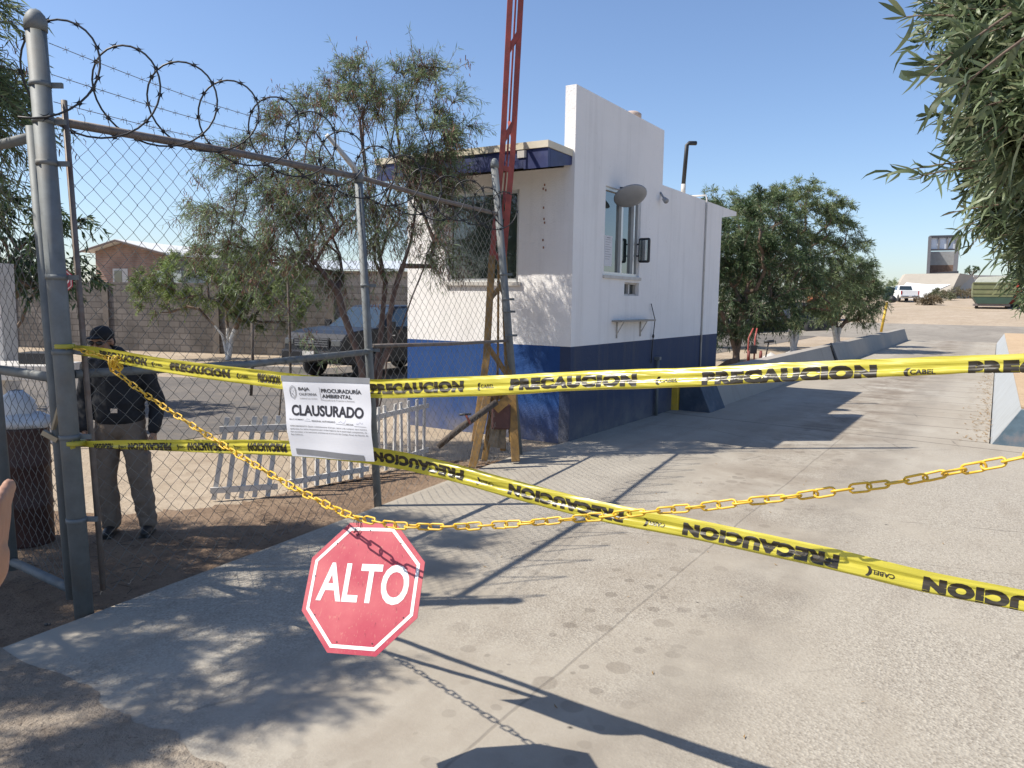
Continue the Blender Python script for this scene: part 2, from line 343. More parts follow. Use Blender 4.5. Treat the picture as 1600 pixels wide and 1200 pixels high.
def plaster_mat(name, col, streak=.35, dark=(.3, .28, .26), foot=None):
    mt = bpy.data.materials.new(name); mt.use_nodes = True; t = mt.node_tree; L = t.links.new; b = t.nodes['Principled BSDF']
    tc = t.nodes.new('ShaderNodeTexCoord').outputs['Object']
    def noise(s, d=7, r=.65, sc=None):
        src = tc
        if sc: mp = nd(t, 'ShaderNodeMapping'); mp.inputs[3].default_value = sc; L(tc, mp.inputs[0]); src = mp.outputs[0]
        n = nd(t, 'ShaderNodeTexNoise'); n.inputs['Scale'].default_value = s; n.inputs['Detail'].default_value = d; n.inputs['Roughness'].default_value = r; L(src, n.inputs[0]); return n.outputs[0]
    def mr(x, a, c, lo, hi):
        n = nd(t, 'ShaderNodeMapRange'); n.inputs[1].default_value = a; n.inputs[2].default_value = c; n.inputs[3].default_value = lo; n.inputs[4].default_value = hi; L(x, n.inputs[0]); return n.outputs[0]
    def mix(f, a, c):
        n = nd(t, 'ShaderNodeMix', data_type='RGBA'); L(f, n.inputs[0])
        for i, x in ((6, a), (7, c)):
            if isinstance(x, tuple): n.inputs[i].default_value = (*x, 1)
            else: L(x, n.inputs[i])
        return n.outputs[2]
    base = mix(mr(noise(.9), .4, .65, 0, .5), col, tuple(x*.88 for x in col))
    base = mix(mr(noise(1.1, 6, .6, (5, 5, .35)), .5, .75, 0, streak), base, dark)
    base = mix(mr(noise(9, 8, .75), .62, .74, 0, .5), base, dark)
    if foot:
        sp = nd(t, 'ShaderNodeSeparateXYZ'); L(tc, sp.inputs[0]); a = mr(sp.outputs[2], .02, .5, .8, 0); m2 = nd(t, 'ShaderNodeMath', operation='MULTIPLY'); L(a, m2.inputs[0]); L(mr(noise(2.5), .3, .65, .2, 1), m2.inputs[1])
        base = mix(m2.outputs[0], base, foot)
    L(base, b.inputs['Base Color']); b.inputs['Roughness'].default_value = .8; b.inputs['Specular IOR Level'].default_value = .3
    bp = nd(t, 'ShaderNodeBump'); bp.inputs['Strength'].default_value = .6; bp.inputs['Distance'].default_value = .012
    ad = nd(t, 'ShaderNodeMath', operation='ADD'); L(noise(3.5), ad.inputs[0]); L(noise(45, 3), ad.inputs[1]); L(ad.outputs[0], bp.inputs['Height']); L(bp.outputs[0], b.inputs['Normal'])
    return mt
plaster = plaster_mat('white_plaster', (.80, .78, .765), .17); blue_pl = plaster_mat('blue_plaster', (.014, .058, .20), .45, (.04, .08, .19), (.20, .18, .17))
conc_m = plaster_mat('barrier_concrete', (.33, .30, .26), .5, (.24, .21, .18))

# ------------------------------------------------------------------ ground, lane, roads
def grid_obj(name, us, ws, mat, dz, kind='structure'):
    mb = MB(); k = len(ws)
    for v in us:
        for w in ws: p = vw(v, w); mb.v.append(V((p.x, p.y, gz(p.x, p.y)+dz)))
    for i in range(len(us)-1):
        for j in range(k-1): mb.f.append([i*k+j, i*k+j+1, (i+1)*k+j+1, (i+1)*k+j]); mb.m.append(0); mb.s.append(True)
    return tag(mb.build(name, mat), kind=kind)
us = [-3000, -800, -200, -60, -20, 0, 20, 40, 46, 50, 55, 60, 65, 70, 75, 80, 86, 92, 98, 105, 115, 130, 160, 200, 400, 1000, 2500, 4500]
wl = [-4000, -1200, -400, -150, -90, -45, -40, -35, -30, -25, -20, -14, -8, -4, 0, 4, 8, 14, 22, 40, 80, 200, 600, 2000, 4000]
grid_obj('ground', us, wl, sand_m, -.045)
# the concrete lane, its edge along the fence line
lane = MB()
def inv(p): return (p[0]*N.x+p[1]*N.y, p[0]*U.x+p[1]*U.y)
P0 = (-2.74, 3.93); PE = (.10, 9.45); PB = (.78-.02, 10.30)
pts = [P0, (.9, 1.2), (2.5, -3), (12, -3)]
loc_ = [inv(p) for p in pts]+[(7, 12.6), (0.02, 12.6), (0.02, 49.4), (-4.2, 49.4), (-4.2, 16), (-4.8, 16)]+[inv(PB), inv(PE), inv((-1.22, 6.9))]
me = MB(); me.prism(loc_, (0, 0, -.09), (1, 0, 0), (0, 1, 0), (0, 0, .09))
o = me.build('pavement', conc_lane, local=True); o.rotation_euler = (0, 0, pi/2-AZ-pi/2); o.rotation_euler = (0, 0, -AZ); tag(o, kind='structure')
# dusty shoulder at the near left
mb = MB(); rr = random.Random(12); ea, eb = V((-2.95, 4.05, 0)), V((.9, 1.2, 0)); edge = []
for i in range(121):
    t = i/120; p = lerp(ea, eb, t); k = max(0, min(1, (t-.10)*3)); p = p+V((.59, .80, 0))*(.06+k*(.20+.10*sin(t*13)+.05*sin(t*37+1)+.03*sin(t*91)+rr.uniform(-.02, .02))); edge.append(p)
def vz(p, d): return -.035+(.0375 if d < .35 else .0375-(d-.35)*.05) if True else 0
mb.v += [V((p.x, p.y, .0025)) for p in edge]+[V((p.x-.2, p.y-.27, .003)) for p in edge]+[V((p.x-1.5, p.y-2.2, -.03)) for p in edge]+[V((p.x-6, p.y-6, -.04)) for p in edge]
for k in range(3):
    for i in range(120): mb.f.append([k*121+i, k*121+i+1, (k+1)*121+i+1, (k+1)*121+i]); mb.m.append(0); mb.s.append(True)
tag(mb.build('verge', dust_m), kind='structure')
mb = MB(); rr = random.Random(21); ring = []
soil = [(-2.80, 4.0), (-2.55, 4.42), (-1.22, 6.88), (.0, 9.2), (-1.0, 9.1), (-1.9, 7.9), (-2.6, 7.0), (-3.6, 6.6), (-5.0, 6.9), (-7, 6.6), (-8, 5), (-6, 2.5)]
for i in range(len(soil)):
    p, q = V((*soil[i], 0)), V((*soil[(i+1) % len(soil)], 0))
    for k in range(14):
        x = lerp(p, q, k/14); x += V((rr.uniform(-.07, .07), rr.uniform(-.07, .07), 0)) if i > 2 else V((0, 0, 0)); ring.append((x.x, x.y))
mb.prism(ring, (0, 0, -.044), (1, 0, 0), (0, 1, 0), (0, 0, .008)); tag(mb.build('soil', earth_mat('shaded_brown_soil', (.27, .185, .125), (.36, .26, .18), (.17, .115, .08), .9, 1.2, 30)), kind='structure')  # brown dirt; its darker tone also paints in the yard's deeper shade
# asphalt drive behind the fence, running on beside the lane
grid_obj('road', [6, 10, 20, 30, 40, 46, 50, 55, 58], [-15.6, -13, -11, -9.2], asph_m, -.038)
mb = MB(); q = [(-13.6, 14), (-3.6, 10.9), (-2.3, 11.4), (-1, 17), (-4.5, 17.6), (-15, 19.5), (-30, 23), (-30, 19)]
mb.prism(q, (0, 0, -.043), (1, 0, 0), (0, 1, 0), (0, 0, .008)); tag(mb.build('driveway', asph_m), kind='structure')
grid_obj('apron', [49.2, 51, 53, 55, 56.5, 58], [-20, -15.5, -9.2, -4, 0, 4, 10, 20, 35], apron_m, -.03)

# ------------------------------------------------------------------ guard booth (local frame: x across the lane, y along it)
booth = thing('guard_booth', 'white guard booth with a blue painted base and tall parapet wall beside the lane', 'building', (.78, 10.33, 0), -AZ)
BL, BW, ZB, TH = 6.37, 2.83, 1.29, .16
def wallseg(x0, x1, y0, y1, z0, z1, holes, axis, mat, name='wall'):
    """a wall box with rectangular holes; axis 'y' runs along y"""
    mb = MB(); a0, a1 = (y0, y1) if axis == 'y' else (x0, x1)
    aa = sorted({a0, a1, *[h[0] for h in holes], *[h[1] for h in holes]}); zz = sorted({z0, z1, *[h[2] for h in holes], *[h[3] for h in holes]})
    vid = {}
    def vt(a, t, z):
        k = (round(a, 4), t, round(z, 4))
        if k not in vid:
            vid[k] = len(mb.v); mb.v.append(V(((x1 if t else x0), a, z)) if axis == 'y' else V((a, (y1 if t else y0), z)))
        return vid[k]
    solid = lambda i, j: 0 <= i < len(aa)-1 and 0 <= j < len(zz)-1 and not any(h[0]-1e-6 <= aa[i] and aa[i+1] <= h[1]+1e-6 and h[2]-1e-6 <= zz[j] and zz[j+1] <= h[3]+1e-6 for h in holes)
    def F(*ids): mb.f.append(list(ids)); mb.m.append(0); mb.s.append(False)
    for i in range(len(aa)-1):
        for j in range(len(zz)-1):
            if not solid(i, j): continue
            for t in (0, 1): F(vt(aa[i], t, zz[j]), vt(aa[i+1], t, zz[j]), vt(aa[i+1], t, zz[j+1]), vt(aa[i], t, zz[j+1]))
            if not solid(i-1, j): F(*[vt(aa[i], t, z) for t, z in ((0, zz[j]), (1, zz[j]), (1, zz[j+1]), (0, zz[j+1]))])
            if not solid(i+1, j): F(*[vt(aa[i+1], t, z) for t, z in ((0, zz[j]), (1, zz[j]), (1, zz[j+1]), (0, zz[j+1]))])
            if not solid(i, j-1): F(*[vt(a, t, zz[j]) for a, t in ((aa[i], 0), (aa[i], 1), (aa[i+1], 1), (aa[i+1], 0))])
            if not solid(i, j+1): F(*[vt(a, t, zz[j+1]) for a, t in ((aa[i], 0), (aa[i], 1), (aa[i+1], 1), (aa[i+1], 0))])
    return mb.build(name, mat, booth, local=True)
sw = (.96, 2.25, 2.29, 3.54); sv = (1.70, 2.26, 2.0, 2.2)
wallseg(-TH, 0, 0, BL, ZB, 3.83, [sw, sv], 'y', plaster)
wallseg(-TH, 0, 0, 3.11, 3.83, 4.70, [], 'y', plaster, 'parapet')
wallseg(-TH, .003, 0, BL, -.1, ZB, [], 'y', plaster_mat('shaded_dusty_blue_plaster', (.035, .052, .105), .6, (.085, .088, .10), (.20, .19, .18)))['label'] = 'blue painted base of the side wall'  # darker, greyer copy of the front blue: wall shade and dust mixed into colour
fw_ = (-2.06, -.85, 2.16, 3.42)
wallseg(-BW, -TH, .003, TH, ZB, 3.66, [fw_], 'x', plaster)
wallseg(-BW, -TH, 0, TH, -.1, ZB, [], 'x', blue_pl)['label'] = 'blue painted base of the front wall'
wallseg(-BW, -BW+TH, TH, BL, -.1, 3.66, [], 'y', plaster)
wallseg(-BW+TH, -TH, BL-TH, BL, -.1, 3.66, [], 'x', plaster)
roofm = M('cream_roof', (.60, .54, .42), .8, 0, .12, 4, dirt=(.35, .3, .24), dirt_amt=.5)
navy_m = M('navy_fascia', (.017, .026, .10), .5, 0, .3, 4, dirt=(.09, .10, .16), dirt_amt=.5, dscale=3)
mb = MB(); mb.prism([(.0, 3.79), (BL+1.0, 3.79), (BL+1.0, 3.85), (.0, 3.875)], (-BW-.06, 0, 0), (0, 1, 0), (0, 0, 1), (BW+.06-TH-.003, 0, 0))
mb.prism([(-.66, 3.80), (-.003, 3.79), (-.003, 3.875), (-.66, 3.885)], (-BW-.06, 0, 0), (0, 1, 0), (0, 0, 1), (BW+.06-.03, 0, 0))
roof = mb.build('roof', roofm, booth, local=True)
mb = MB()
FX = BW+.04-.04
for i in range(8): # sagging fascia beam, wavy along its length
    x0 = -BW-.04+i*FX/8; x1 = x0+FX/8-.002; d0 = -.05*sin(pi*i/8)+.03*(i % 2); 
    mb.prism([(-.64, 3.797), (-.58, 3.797), (-.58, 3.575-d0*.3), (-.64, 3.56-d0*.3)], (x0, 0, 0), (0, 1, 0), (0, 0, 1), (x1-x0+.001, 0, 0))
mb.prism([(-.575, 3.79), (-.003, 3.79), (-.003, 3.68), (-.575, 3.57)], (-.071, 0, 0), (0, 1, 0), (0, 0, 1), (.03, 0, 0)); mb.build('fascia', navy_m, booth, local=True)
mb = MB(); mb.box((-.42, -.648, 3.745), (.13, .012, .09)); mb.build('fascia_patch', white_m, booth, local=True)
mb = MB(); mb.b2((-BW-.02, -.54, 3.745), (-.08, -.002, 3.785)); mb.build('soffit', plaster, booth, local=True)
mb = MB(); mb.prism([(BL, 3.62), (BL+1.0, 3.75), (BL+1.0, 3.83), (BL, 3.83)], (-TH, 0, 0), (0, 1, 0), (0, 0, 1), (TH-.002, 0, 0)); mb.build('eave', plaster, booth, local=True)
alum = M('window_aluminium', (.62, .62, .60), .4, .4, .06, 5); darkin = M('dark_room', (.05, .05, .045), .9)
def window(par, x, y0, y1, z0, z1, mull=True):
    """side-wall window set in from the face at x"""
    fr = MB(); t = .045; X0, X1 = x-.09, x-.03
    fr.b2((X0, y0, z0), (X1, y1, z0+t)); fr.b2((X0, y0, z1-t), (X1, y1, z1)); fr.b2((X0, y0, z0+t), (X1, y0+t, z1-t)); fr.b2((X0, y1-t, z0+t), (X1, y1, z1-t))
    if mull: fr.b2((X0+.01, (y0+y1)/2-.03, z0+t), (X1+.005, (y0+y1)/2+.03, z1-t)); fr.b2((X0, y1-.22, z0+t), (X1+.008, y1-.17, z1-t))
    f = fr.build('window', alum, par, local=True)
    g = MB(); g.b2((x-.075, y0+t, z0+t), (x-.069, y1-t, z1-t)); g.build('pane', glass_m, f, local=True)
    return f
win = window(booth, 0, *sw)
mb = MB(); mb.b2((-.028, sw[0]-.03, sw[2]-.05), (.03, sw[1]+.03, sw[2]-.005)); mb.build('sill', white_m, win, local=True)
paper_m = M('paper', (.6, .6, .62), .7, 0, .04, 8); ink_m = M('ink', (.02, .02, .03), .6)
mb = MB(); mb.b2((-.067, 1.10, 2.42), (-.064, 1.36, 2.86)); nt_ = mb.build('notice', paper_m, win, local=True)
mb = MB()
for i in range(9): mb.b2((-.0635, 1.13, 2.80-i*.035), (-.0625, 1.33-(i % 3)*.03, 2.806-i*.035))
mb.b2((-.0635, 1.17, 2.825), (-.0625, 1.29, 2.838)); mb.build('print', M('grey_print', (.25, .25, .27), .7), win, local=True)
# small hatch
hf = MB(); y0, y1, z0, z1 = sv
for a, b in (((-.12, y0, z0), (-.05, y1, z0+.025)), ((-.12, y0, z1-.025), (-.05, y1, z1)), ((-.12, y0, z0), (-.05, y0+.03, z1)), ((-.12, y1-.03, z0), (-.05, y1, z1)), ((-.12, (y0+y1)/2-.02, z0), (-.05, (y0+y1)/2+.02, z1))): hf.b2(a, b)
hf = hf.build('hatch', white_m, booth, local=True); mb = MB(); mb.b2((-.1, y0, z0), (-.095, y1, z1)); mb.build('pane', glass_m, hf, local=True)
# front window
y0 = .07; fr = MB(); a0, a1, z0, z1 = fw_; t = .045
for a, b in (((a0, .03, z0), (a1, .08, z0+t)), ((a0, .03, z1-t), (a1, .08, z1)), ((a0, .03, z0), (a0+t, .08, z1)), ((a1-t, .03, z0), (a1, .08, z1))): fr.b2(a, b)
fwin = fr.build('window', alum, booth, local=True); mb = MB(); mb.b2((a0+t, .055, z0+t), (a1-t, .061, z1-t)); mb.build('pane', glassmat('front_glass', (.03, .045, .04)), fwin, local=True)
mb = MB(); mb.b2((a0-.05, -.035, z0-.055), (a1+.05, .028, z0-.002)); mb.build('sill', white_m, fwin, local=True)
# shelf under the hatch
mb = MB(); mb.b2((.001, 1.28, 1.605), (.17, 2.60, 1.63)); shf = mb.build('shelf', conc_m, booth, local=True)
for y in (1.45, 2.35): mb = MB(); mb.tube([(.012, y, 1.36), (.012, y, 1.6)], .012, 6); mb.tube([(.012, y, 1.42), (.12, y, 1.6)], .008, 6); mb.build('bracket', white_m, shf, local=True)
mb = MB(); mb.tube([(.03, 2.72, 1.88), (.05, 2.86, 1.62), (.04, 2.84, 1.40), (.03, 2.82, 1.1), (.03, 2.8, .9)], .008, 5); mb.ell((.04, 2.83, 1.35), (.02, .02, .04), 8); mb.build('cable', black_m, booth, local=True)
# truck mirror on a bracket beside the window
for z in (2.80, 2.62): mb = MB(); mb.tube([(-.03, 2.20, z), (.10, 2.15, z)], .012, 6); mb.build('mirror_arm', black_m, booth, local=True)
mb = MB(); c = V((.13, 2.12, 2.70)); mb.box(c, (.19, .07, .38)); mo = mb.build('mirror', black_m, booth, local=True, bevel=.03)
mirr = M('mirror_glass', (.7, .7, .7), .04, 1, .02); mb = MB(); mb.box(c+V((0, -.038, 0)), (.125, .006, .31)); mb.build('mirror_glass', mirr, mo, local=True, bevel=.002)
# round convex traffic mirror above the window, seen from behind, and its reflection in the pane
grey_m = M('dish_grey', (.28, .29, .31), .55, .2, .08, 8)
ax = V((.42, -.38, -.82)).normalized()
mb = MB(); mb.lathe((.22, 1.34, 3.40), [(.001, .0), (.14, -.010), (.235, -.028), (.245, -.036), (.235, -.024), (.14, .010), (.001, .018)], 26, ax); rd = mb.build('round_mirror', grey_m, booth, local=True)
mb = MB(); mb.tube([(0, 1.45, 3.57), (.10, 1.42, 3.56), (.20, 1.35, 3.42)], .014, 6); mb.build('mirror_arm', galv, rd, local=True)
# lamp/camera on the wall, conduits, vent pipe, roof tank stub
mb = MB(); mb.tube([(0, 3.02, 3.70), (.05, 3.03, 3.62), (.09, 3.04, 3.60)], .018, 6); mb.lathe((.06, 3.02, 3.60), [(.02, 0), (.035, .03), (.045, .12), (.001, .12)], 12, (.6, -.55, -.45)); mb.build('security_camera', grey_m, booth, local=True)
mb = MB(); mb.tube([(.022, 5.34, .1), (.022, 5.34, 3.86), (.0, 5.34, 3.93), (-.45, 5.34, 3.93), (-.45, 5.34, 3.85)], .017, 7)
mb.build('downpipe', white_m, booth, local=True)
mb = MB(); mb.tube([(-.25, 4.78, 3.84), (-.25, 4.78, 4.08)], .045, 8); vp = mb.build('vent_pipe', white_m, booth, local=True)
mb = MB(); mb.tube([(-.25, 4.78, 4.08), (-.22, 4.80, 4.78), (-.19, 4.84, 4.82), (-.1, 4.95, 4.83)], .04, 8); mb.build('elbow', black_m, vp, local=True)
mb = MB(); mb.lathe((-.70, 3.38, 3.87), [(.15, 0), (.15, 1.15), (.16, 1.16), (.16, 1.22), (.10, 1.26), (.001, 1.27)], 20); mb.build('water_tank', M('tank', (.42, .33, .28), .7), booth, local=True)
mb = MB(); mb.tube([(.05, 3.05, 0), (.05, 3.05, .95)], .03, 8); mb.box((.05, 3.05, .97), (.09, .09, .05)); mb.build('conduit', galv, booth, local=True)
# drip holes / rust marks under the eave
rust_m = M('rust', (.25, .12, .08), .9)
for x, z in ((-.45, 3.45), (-.47, 3.40), (-.43, 3.38), (-.46, 3.15), (-.45, 3.0), (-.44, 2.95), (-.46, 2.72), (-.45, 2.62)): mb = MB(); mb.box((x, -.001, z), (.018, .006, .03)); mb.build('rust_stain', rust_m, booth, local=True)

# ------------------------------------------------------------------ barriers beside the weighing lane
bar = MB(); prof = [(-4.16, 0), (-4.22, .08), (-4.44, .70), (-4.72, .70), (-4.80, 0)]
for a, b in zip(range(10), range(1, 11)):
    y0 = 14.0+a*3.5; y1 = y0+3.5-.012
    bar.prism(prof, vw(y0, 0, -.08), N, (0, 0, 1), U*(y1-y0))
o = bar.build('concrete_barrier', conc_m, loc=vw(14, -4.4)); tag(o, 'long grey sloped concrete barrier running from the booth to the leaning lamp post', 'barrier')
endm = M('dark_blue_faded', (.05, .07, .10), .8, 0, .3, 5, dirt=(.14, .13, .12), dirt_amt=.6)
bt = thing('barrier_block', 'dark wedge shaped barrier end block with a yellow stripe beside the blue wall', 'barrier', vw(13.2, -4.45))
mb = MB(); mb.prism([(-4.12, 0), (-4.40, .64), (-4.70, .64), (-4.70, 0)], vw(13.1, 0, -.02), N, (0, 0, 1), U*.88); mb.build('block', endm, bt, bevel=.01)
mb = MB(); mb.prism([(-4.92, 0), (-4.92, .64), (-4.705, .64), (-4.705, 0)], vw(13.05, 0, -.02), N, (0, 0, 1), U*.3); mb.build('yellow_stripe', yel_m, bt, bevel=.01)
mb = MB(); mb.prism([(-4.17, .02), (-4.445, .71), (-4.44, .71), (-4.16, .02)], vw(26, 0, 0), N, (0, 0, 1), U*.28); o = mb.build('rubber_strip', rubber_m, loc=vw(26.2, -4.3)); tag(o, 'black rubber strip laid over the slope of the left barrier', 'strip')
bk = thing('loading_bank', 'raised bank along the right side of the lane with a grey face and sandy top', 'barrier', vw(12.6, 2))
slate = plaster_mat('bank_face', (.34, .36, .37), .5, (.22, .21, .2))
mb = MB(); mb.prism([(.03, 0), (.36, .56), (.6, .56), (.6, 0)], vw(12.6, 0, -.04), N, (0, 0, 1), U*36.5); mb.build('face', slate, bk)
mb = MB(); mb.prism([(.36, .565), (.6, .565), (.6, .05), (9, .05), (9, .50), (2.5, .59), (.36, .59)], vw(12.62, 0, -.04), N, (0, 0, 1), U*36.4); mb.build('fill', earth_mat('orange_sand', (.56, .41, .26), (.62, .46, .30), (.45, .32, .2)), bk)
mb = MB(); mb.prism([(.035, 0), (.36, .55), (.62, .55), (.62, 0)], vw(12.56, 0, -.04), N, (0, 0, 1), U*.035); mb.build('end_face', M('blue_grey_paint', (.09, .14, .18), .7, 0, .25, 6, dirt=(.28, .19, .15), dirt_amt=.7, dscale=3), bk)
mb = MB(); mb.prism([(.625, 0), (.625, .55), (1.2, .55), (1.2, 0)], vw(12.55, 0, -.04), N, (0, 0, 1), U*.045); mb.build('yellow_end', yel_m, bk)
mb = MB(); mb.prism([(.625+.6, 0), (.625+.6, .54), (9, .45), (9, 0)], vw(12.55, 0, -.04), N, (0, 0, 1), U*.05); mb.build('end_wall', endm, bk)
mb = MB(); mb.tube([vw(38, 1.6, .45), vw(38, 1.6, 1.15)], .28, 14); o = mb.build('drum', M('rust_drum', (.2, .12, .08), .8, 0, .4), loc=vw(38, 1.6, .5)); tag(o, 'rusty brown drum standing on the right bank at the photo edge', 'drum')

# ------------------------------------------------------------------ chain link fence
FP = [(-2.56, 4.46), (-1.22, 6.93), (.10, 9.42)]; LEAN = [(-.12/3.47, 0), (-.054, -.0), (-.10, 0)]
def fpt(s, z, off=0): # s: 0 at the gate post, 1 at the second, 2 at the third
    i = min(1, max(0, int(s))); t = s-i; a, b = V((*FP[i], 0)), V((*FP[i+1], 0)); la, lb = LEAN[i], LEAN[i+1]
    return lerp(a, b, t)+V((lerp(la[0], lb[0], t)*z, lerp(la[1], lb[1], t)*z, z))+V((.88, -.475, 0))*off
fence = thing('chain_link_fence', 'chain link fence with leaning grey posts and a rusty top rail beside the driveway', 'fence', (-1.22, 6.93, 0))
def post(x, y, z0, z1, lean, r, name='post', dome=True, rings=()):
    mb = MB(); p = lambda z: V((x+lean*z, y, z)); mb.tube([p(z0), p(z1)], r, 16)
    o = mb.build(name, galv, fence)
    mb = MB(); mb.lathe(p(z1-.05), [(r+.006, 0), (r+.007, .05), (r*.9, .085), (r*.5, .11), (.001, .115)], 16); mb.build('cap', galv if dome else M('capw', (.5, .5, .48), .5, .3), o)
    for z in rings: mb = MB(); mb.lathe(p(z), [(r+.005, 0), (r+.005, .028)], 16); mb.box(p(z+.014)+V((r+.03, .02, 0)), (.06, .02, .028)); mb.build('clamp', galv, o)
    return o
post(-2.56, 4.46, -.1, 3.40, LEAN[0][0], .053, rings=(3.05, 2.62, 1.98, 1.55, 1.05, .55, 2.85))
post(-1.22, 6.93, -.1, 2.96, LEAN[1][0], .036, rings=(2.0, 1.42))
post(.10, 9.42, -.1, 3.52, LEAN[2][0], .045, rings=(2.2, 1.9, 1.46, 1.75))
mb = MB(); mb.tube([fpt(.03, 2.88), fpt(.5, 2.93), fpt(1, 2.96)], .026, 10); mb.build('top_rail', rail_m, fence)
mb = MB(); mb.tube([fpt(1, 2.96), fpt(1.5, 2.93), fpt(2, 2.93)], .022, 10); mb.build('top_rail', rail_m, fence)
mb = MB(); mb.tube([fpt(.02, 1.43), fpt(.5, 1.40), fpt(.99, 1.42)], .027, 10); mb.build('middle_rail', galv, fence)
mb = MB(); mb.tube([fpt(1.02, 1.47), fpt(1.5, 1.43), fpt(1.99, 1.41)], .018, 8); mb.build('middle_rail', rail_m, fence)
mb = MB(); mb.tube([fpt(.04, .1, .03), fpt(.04, 1.5, .03), fpt(.04, 3.0, .03)], .017, 6); mb.build('tension_bar', rail_m, fence)
mb = MB(); mb.tube([fpt(1, 2.93), fpt(1, 3.04)+V((-.03, -.02, 0)), V((-1.60, 6.70, 3.27))], [.028, .028, .018], 8); mb.build('extension_arm', M('pale_metal', (.5, .48, .44), .5, .3), fence)
def meshwires(P, L, z0, z1, pw, ph, r, amp=.012, seed=1):
    """woven wire: P(s,z)->point, s in metres"""
    rnd = np.random.default_rng(seed); ph_ = rnd.uniform(0, 6, 8); mb = MB(); nw = int(L/(pw/2))
    nz = int((z1-z0)/(ph/2))
    for k in range(nw):
        pts = []
        for i in range(nz+1):
            s = k*pw/2+(pw*.27 if (i+k) % 2 else -pw*.27)
            z = z0+i*ph/2; s2 = s+amp*1.6*sin(z*2.1+s*1.7+ph_[0])+amp*sin(z*4.3-s*3+ph_[1]); z2 = z+amp*1.3*sin(s*2.9+z*1.1+ph_[2])
            bulge = amp*1.5*sin(s*2.2+ph_[3])*sin(z*1.7+ph_[4])+(.004 if i % 2 else -.004)
            pts.append(P(min(max(s2, 0), L), z2, bulge))
        mb.tube(pts, r, 3, cap=False)
    return mb
Lf = 2.81
mb = meshwires(lambda s, z, o: fpt(min(.035+s/Lf, 1), z, .03+o), Lf-.1, .06, 2.90, .115, .115, .0024)
o = mb.build('wire_mesh', wire_m, fence, fix=False)
mb = meshwires(lambda s, z, o: fpt(min(1+s/Lf, 2), z, .03+o), Lf, .05, 2.90, .115, .115, .0021, seed=4)
mb.build('wire_mesh', wire_m, fence, fix=False)
# wire ties on the top rail
rnd = random.Random(3)
for i in range(34):
    mb = MB()
    s = .08+i*.056; p = fpt(s, 2.90+.06*min(1, s)+.01, .0); a = [p+V((cos(t)*.036*.6+.01, -.01, sin(t)*.036)) for t in np.linspace(-1.9, 2.2, 7)]; a.append(a[-1]+V((rnd.uniform(-.02, .02), 0, .035))); mb.tube(a, .0022, 3); mb.build('wire_tie', wire_m, fence, fix=False)
# three barbed strands from the gate post to the extension arm
for k, (z0, z1, t) in enumerate(((3.30, 3.26, 1), (3.13, 3.16, .66), (2.98, 3.08, .33))):
    A = fpt(.02, z0, .02); B = lerp(fpt(1, 3.0), V((-1.60, 6.70, 3.27)), t); mb = MB()
    mb.tube([lerp(A, B, i/12)-V((0, 0, .05*sin(pi*i/12))) for i in range(13)], .0022, 4)
    for i in range(1, 24):
        p = lerp(A, B, i/24)-V((0, 0, .05*sin(pi*i/24))); mb.tube([p+V((.0, .01, -.018)), p+V((0, -.005, .018))], .0014, 3); mb.tube([p+V((.012, .012, .01)), p+V((-.012, -.012, -.01))], .0014, 3)
    B2 = fpt(1.98, z1-.05); 
    mb.tube([lerp(B, B2, i/6)-V((0, 0, .05*sin(pi*i/6))) for i in range(7)], .0022, 4)
    mb.build('barbed_wire', wire2_m, fence, fix=False)
# razor wire coil
rz_ = MB(); rnd = random.Random(5)
def coil(t):  # t in turns: ten loops from the gate post to the third post
    s = -.155+t*.142; r = (.295-.006*t)*(1+.06*sin(t*4.1+1)+.03*sin(t*11)); c = fpt(min(s, 1.98), 0); zc = 3.14 if t < 5 else 3.14-.04*(t-5)
    if t > 10: zc = 2.94
    a = 2*pi*t-.6
    ax_ = V((.475, .88, 0)); side = V((.88, -.475, 0)); 
    # hoops lean so their faces turn to the road
    e1 = (ax_*.7+side*.7); e1.normalize()
    return V((c.x-.035*zc+.03, c.y, zc))+e1*(cos(a)*r)+V((0, 0, sin(a)*r*1.02))
ts = np.arange(.82, 14.8, 1/30); pts = [coil(t) for t in ts]; rz_.tube(pts, .0062, 5)
for i in range(2, len(pts)-2, 3):
    p = pts[i]; d = (pts[i+1]-pts[i-1]).normalized(); o_ = d.cross(V((.6, -.8, .1))).normalized()
    for sg in (1, -1):
        for e in (1, -1): rz_.add([p-d*.012*e+o_*.002*sg, p+d*.006*e+o_*.003*sg, p+d*.030*e+o_*.026*sg], [(0, 1, 2)])
        rz_.add([p-d*.014, p+d*.014, p+d*.010+o_*.013*sg, p-d*.010+o_*.013*sg], [(0, 1, 2, 3)])
o = rz_.build('razor_wire', razor_m, loc=(-2, 5.5, 2.9), fix=False); tag(o, 'coiled dark razor wire strung in loops above the fence top rail', 'razor wire')
# ------------------------------------------------------------------ gate leaf at the left
gate = thing('gate_leaf', 'narrow chain link gate leaf folded back to the left of the tall grey post', 'gate', (-2.74, 4.58, 0))
GA, GB = V((-2.70, 4.58, 0)), V((-3.38, 5.06, 0)); gl = (GB-GA).length
gp = lambda s, z, off=0: lerp(GA, GB, s/gl)+V((-.035*z, 0, z))+V((.57, .82, 0))*off
for s, r, z1 in ((0, .032, 2.86), (gl, .04, 2.9)):
    mb = MB(); mb.tube([gp(s, .03), gp(s, z1)], r, 12); mb.build('stile', galv, gate)
for z, r in ((2.80, .03), (1.40, .03), (.09, .03)):
    mb = MB(); mb.tube([gp(0, z), gp(gl, z)], r, 10); mb.build('rail', galv, gate)
meshwires(lambda s, z, o: gp(s, z, o+.03), gl, .1, 2.8, .10, .10, .0021, seed=8).build('wire_mesh', wire_m, gate, fix=False)
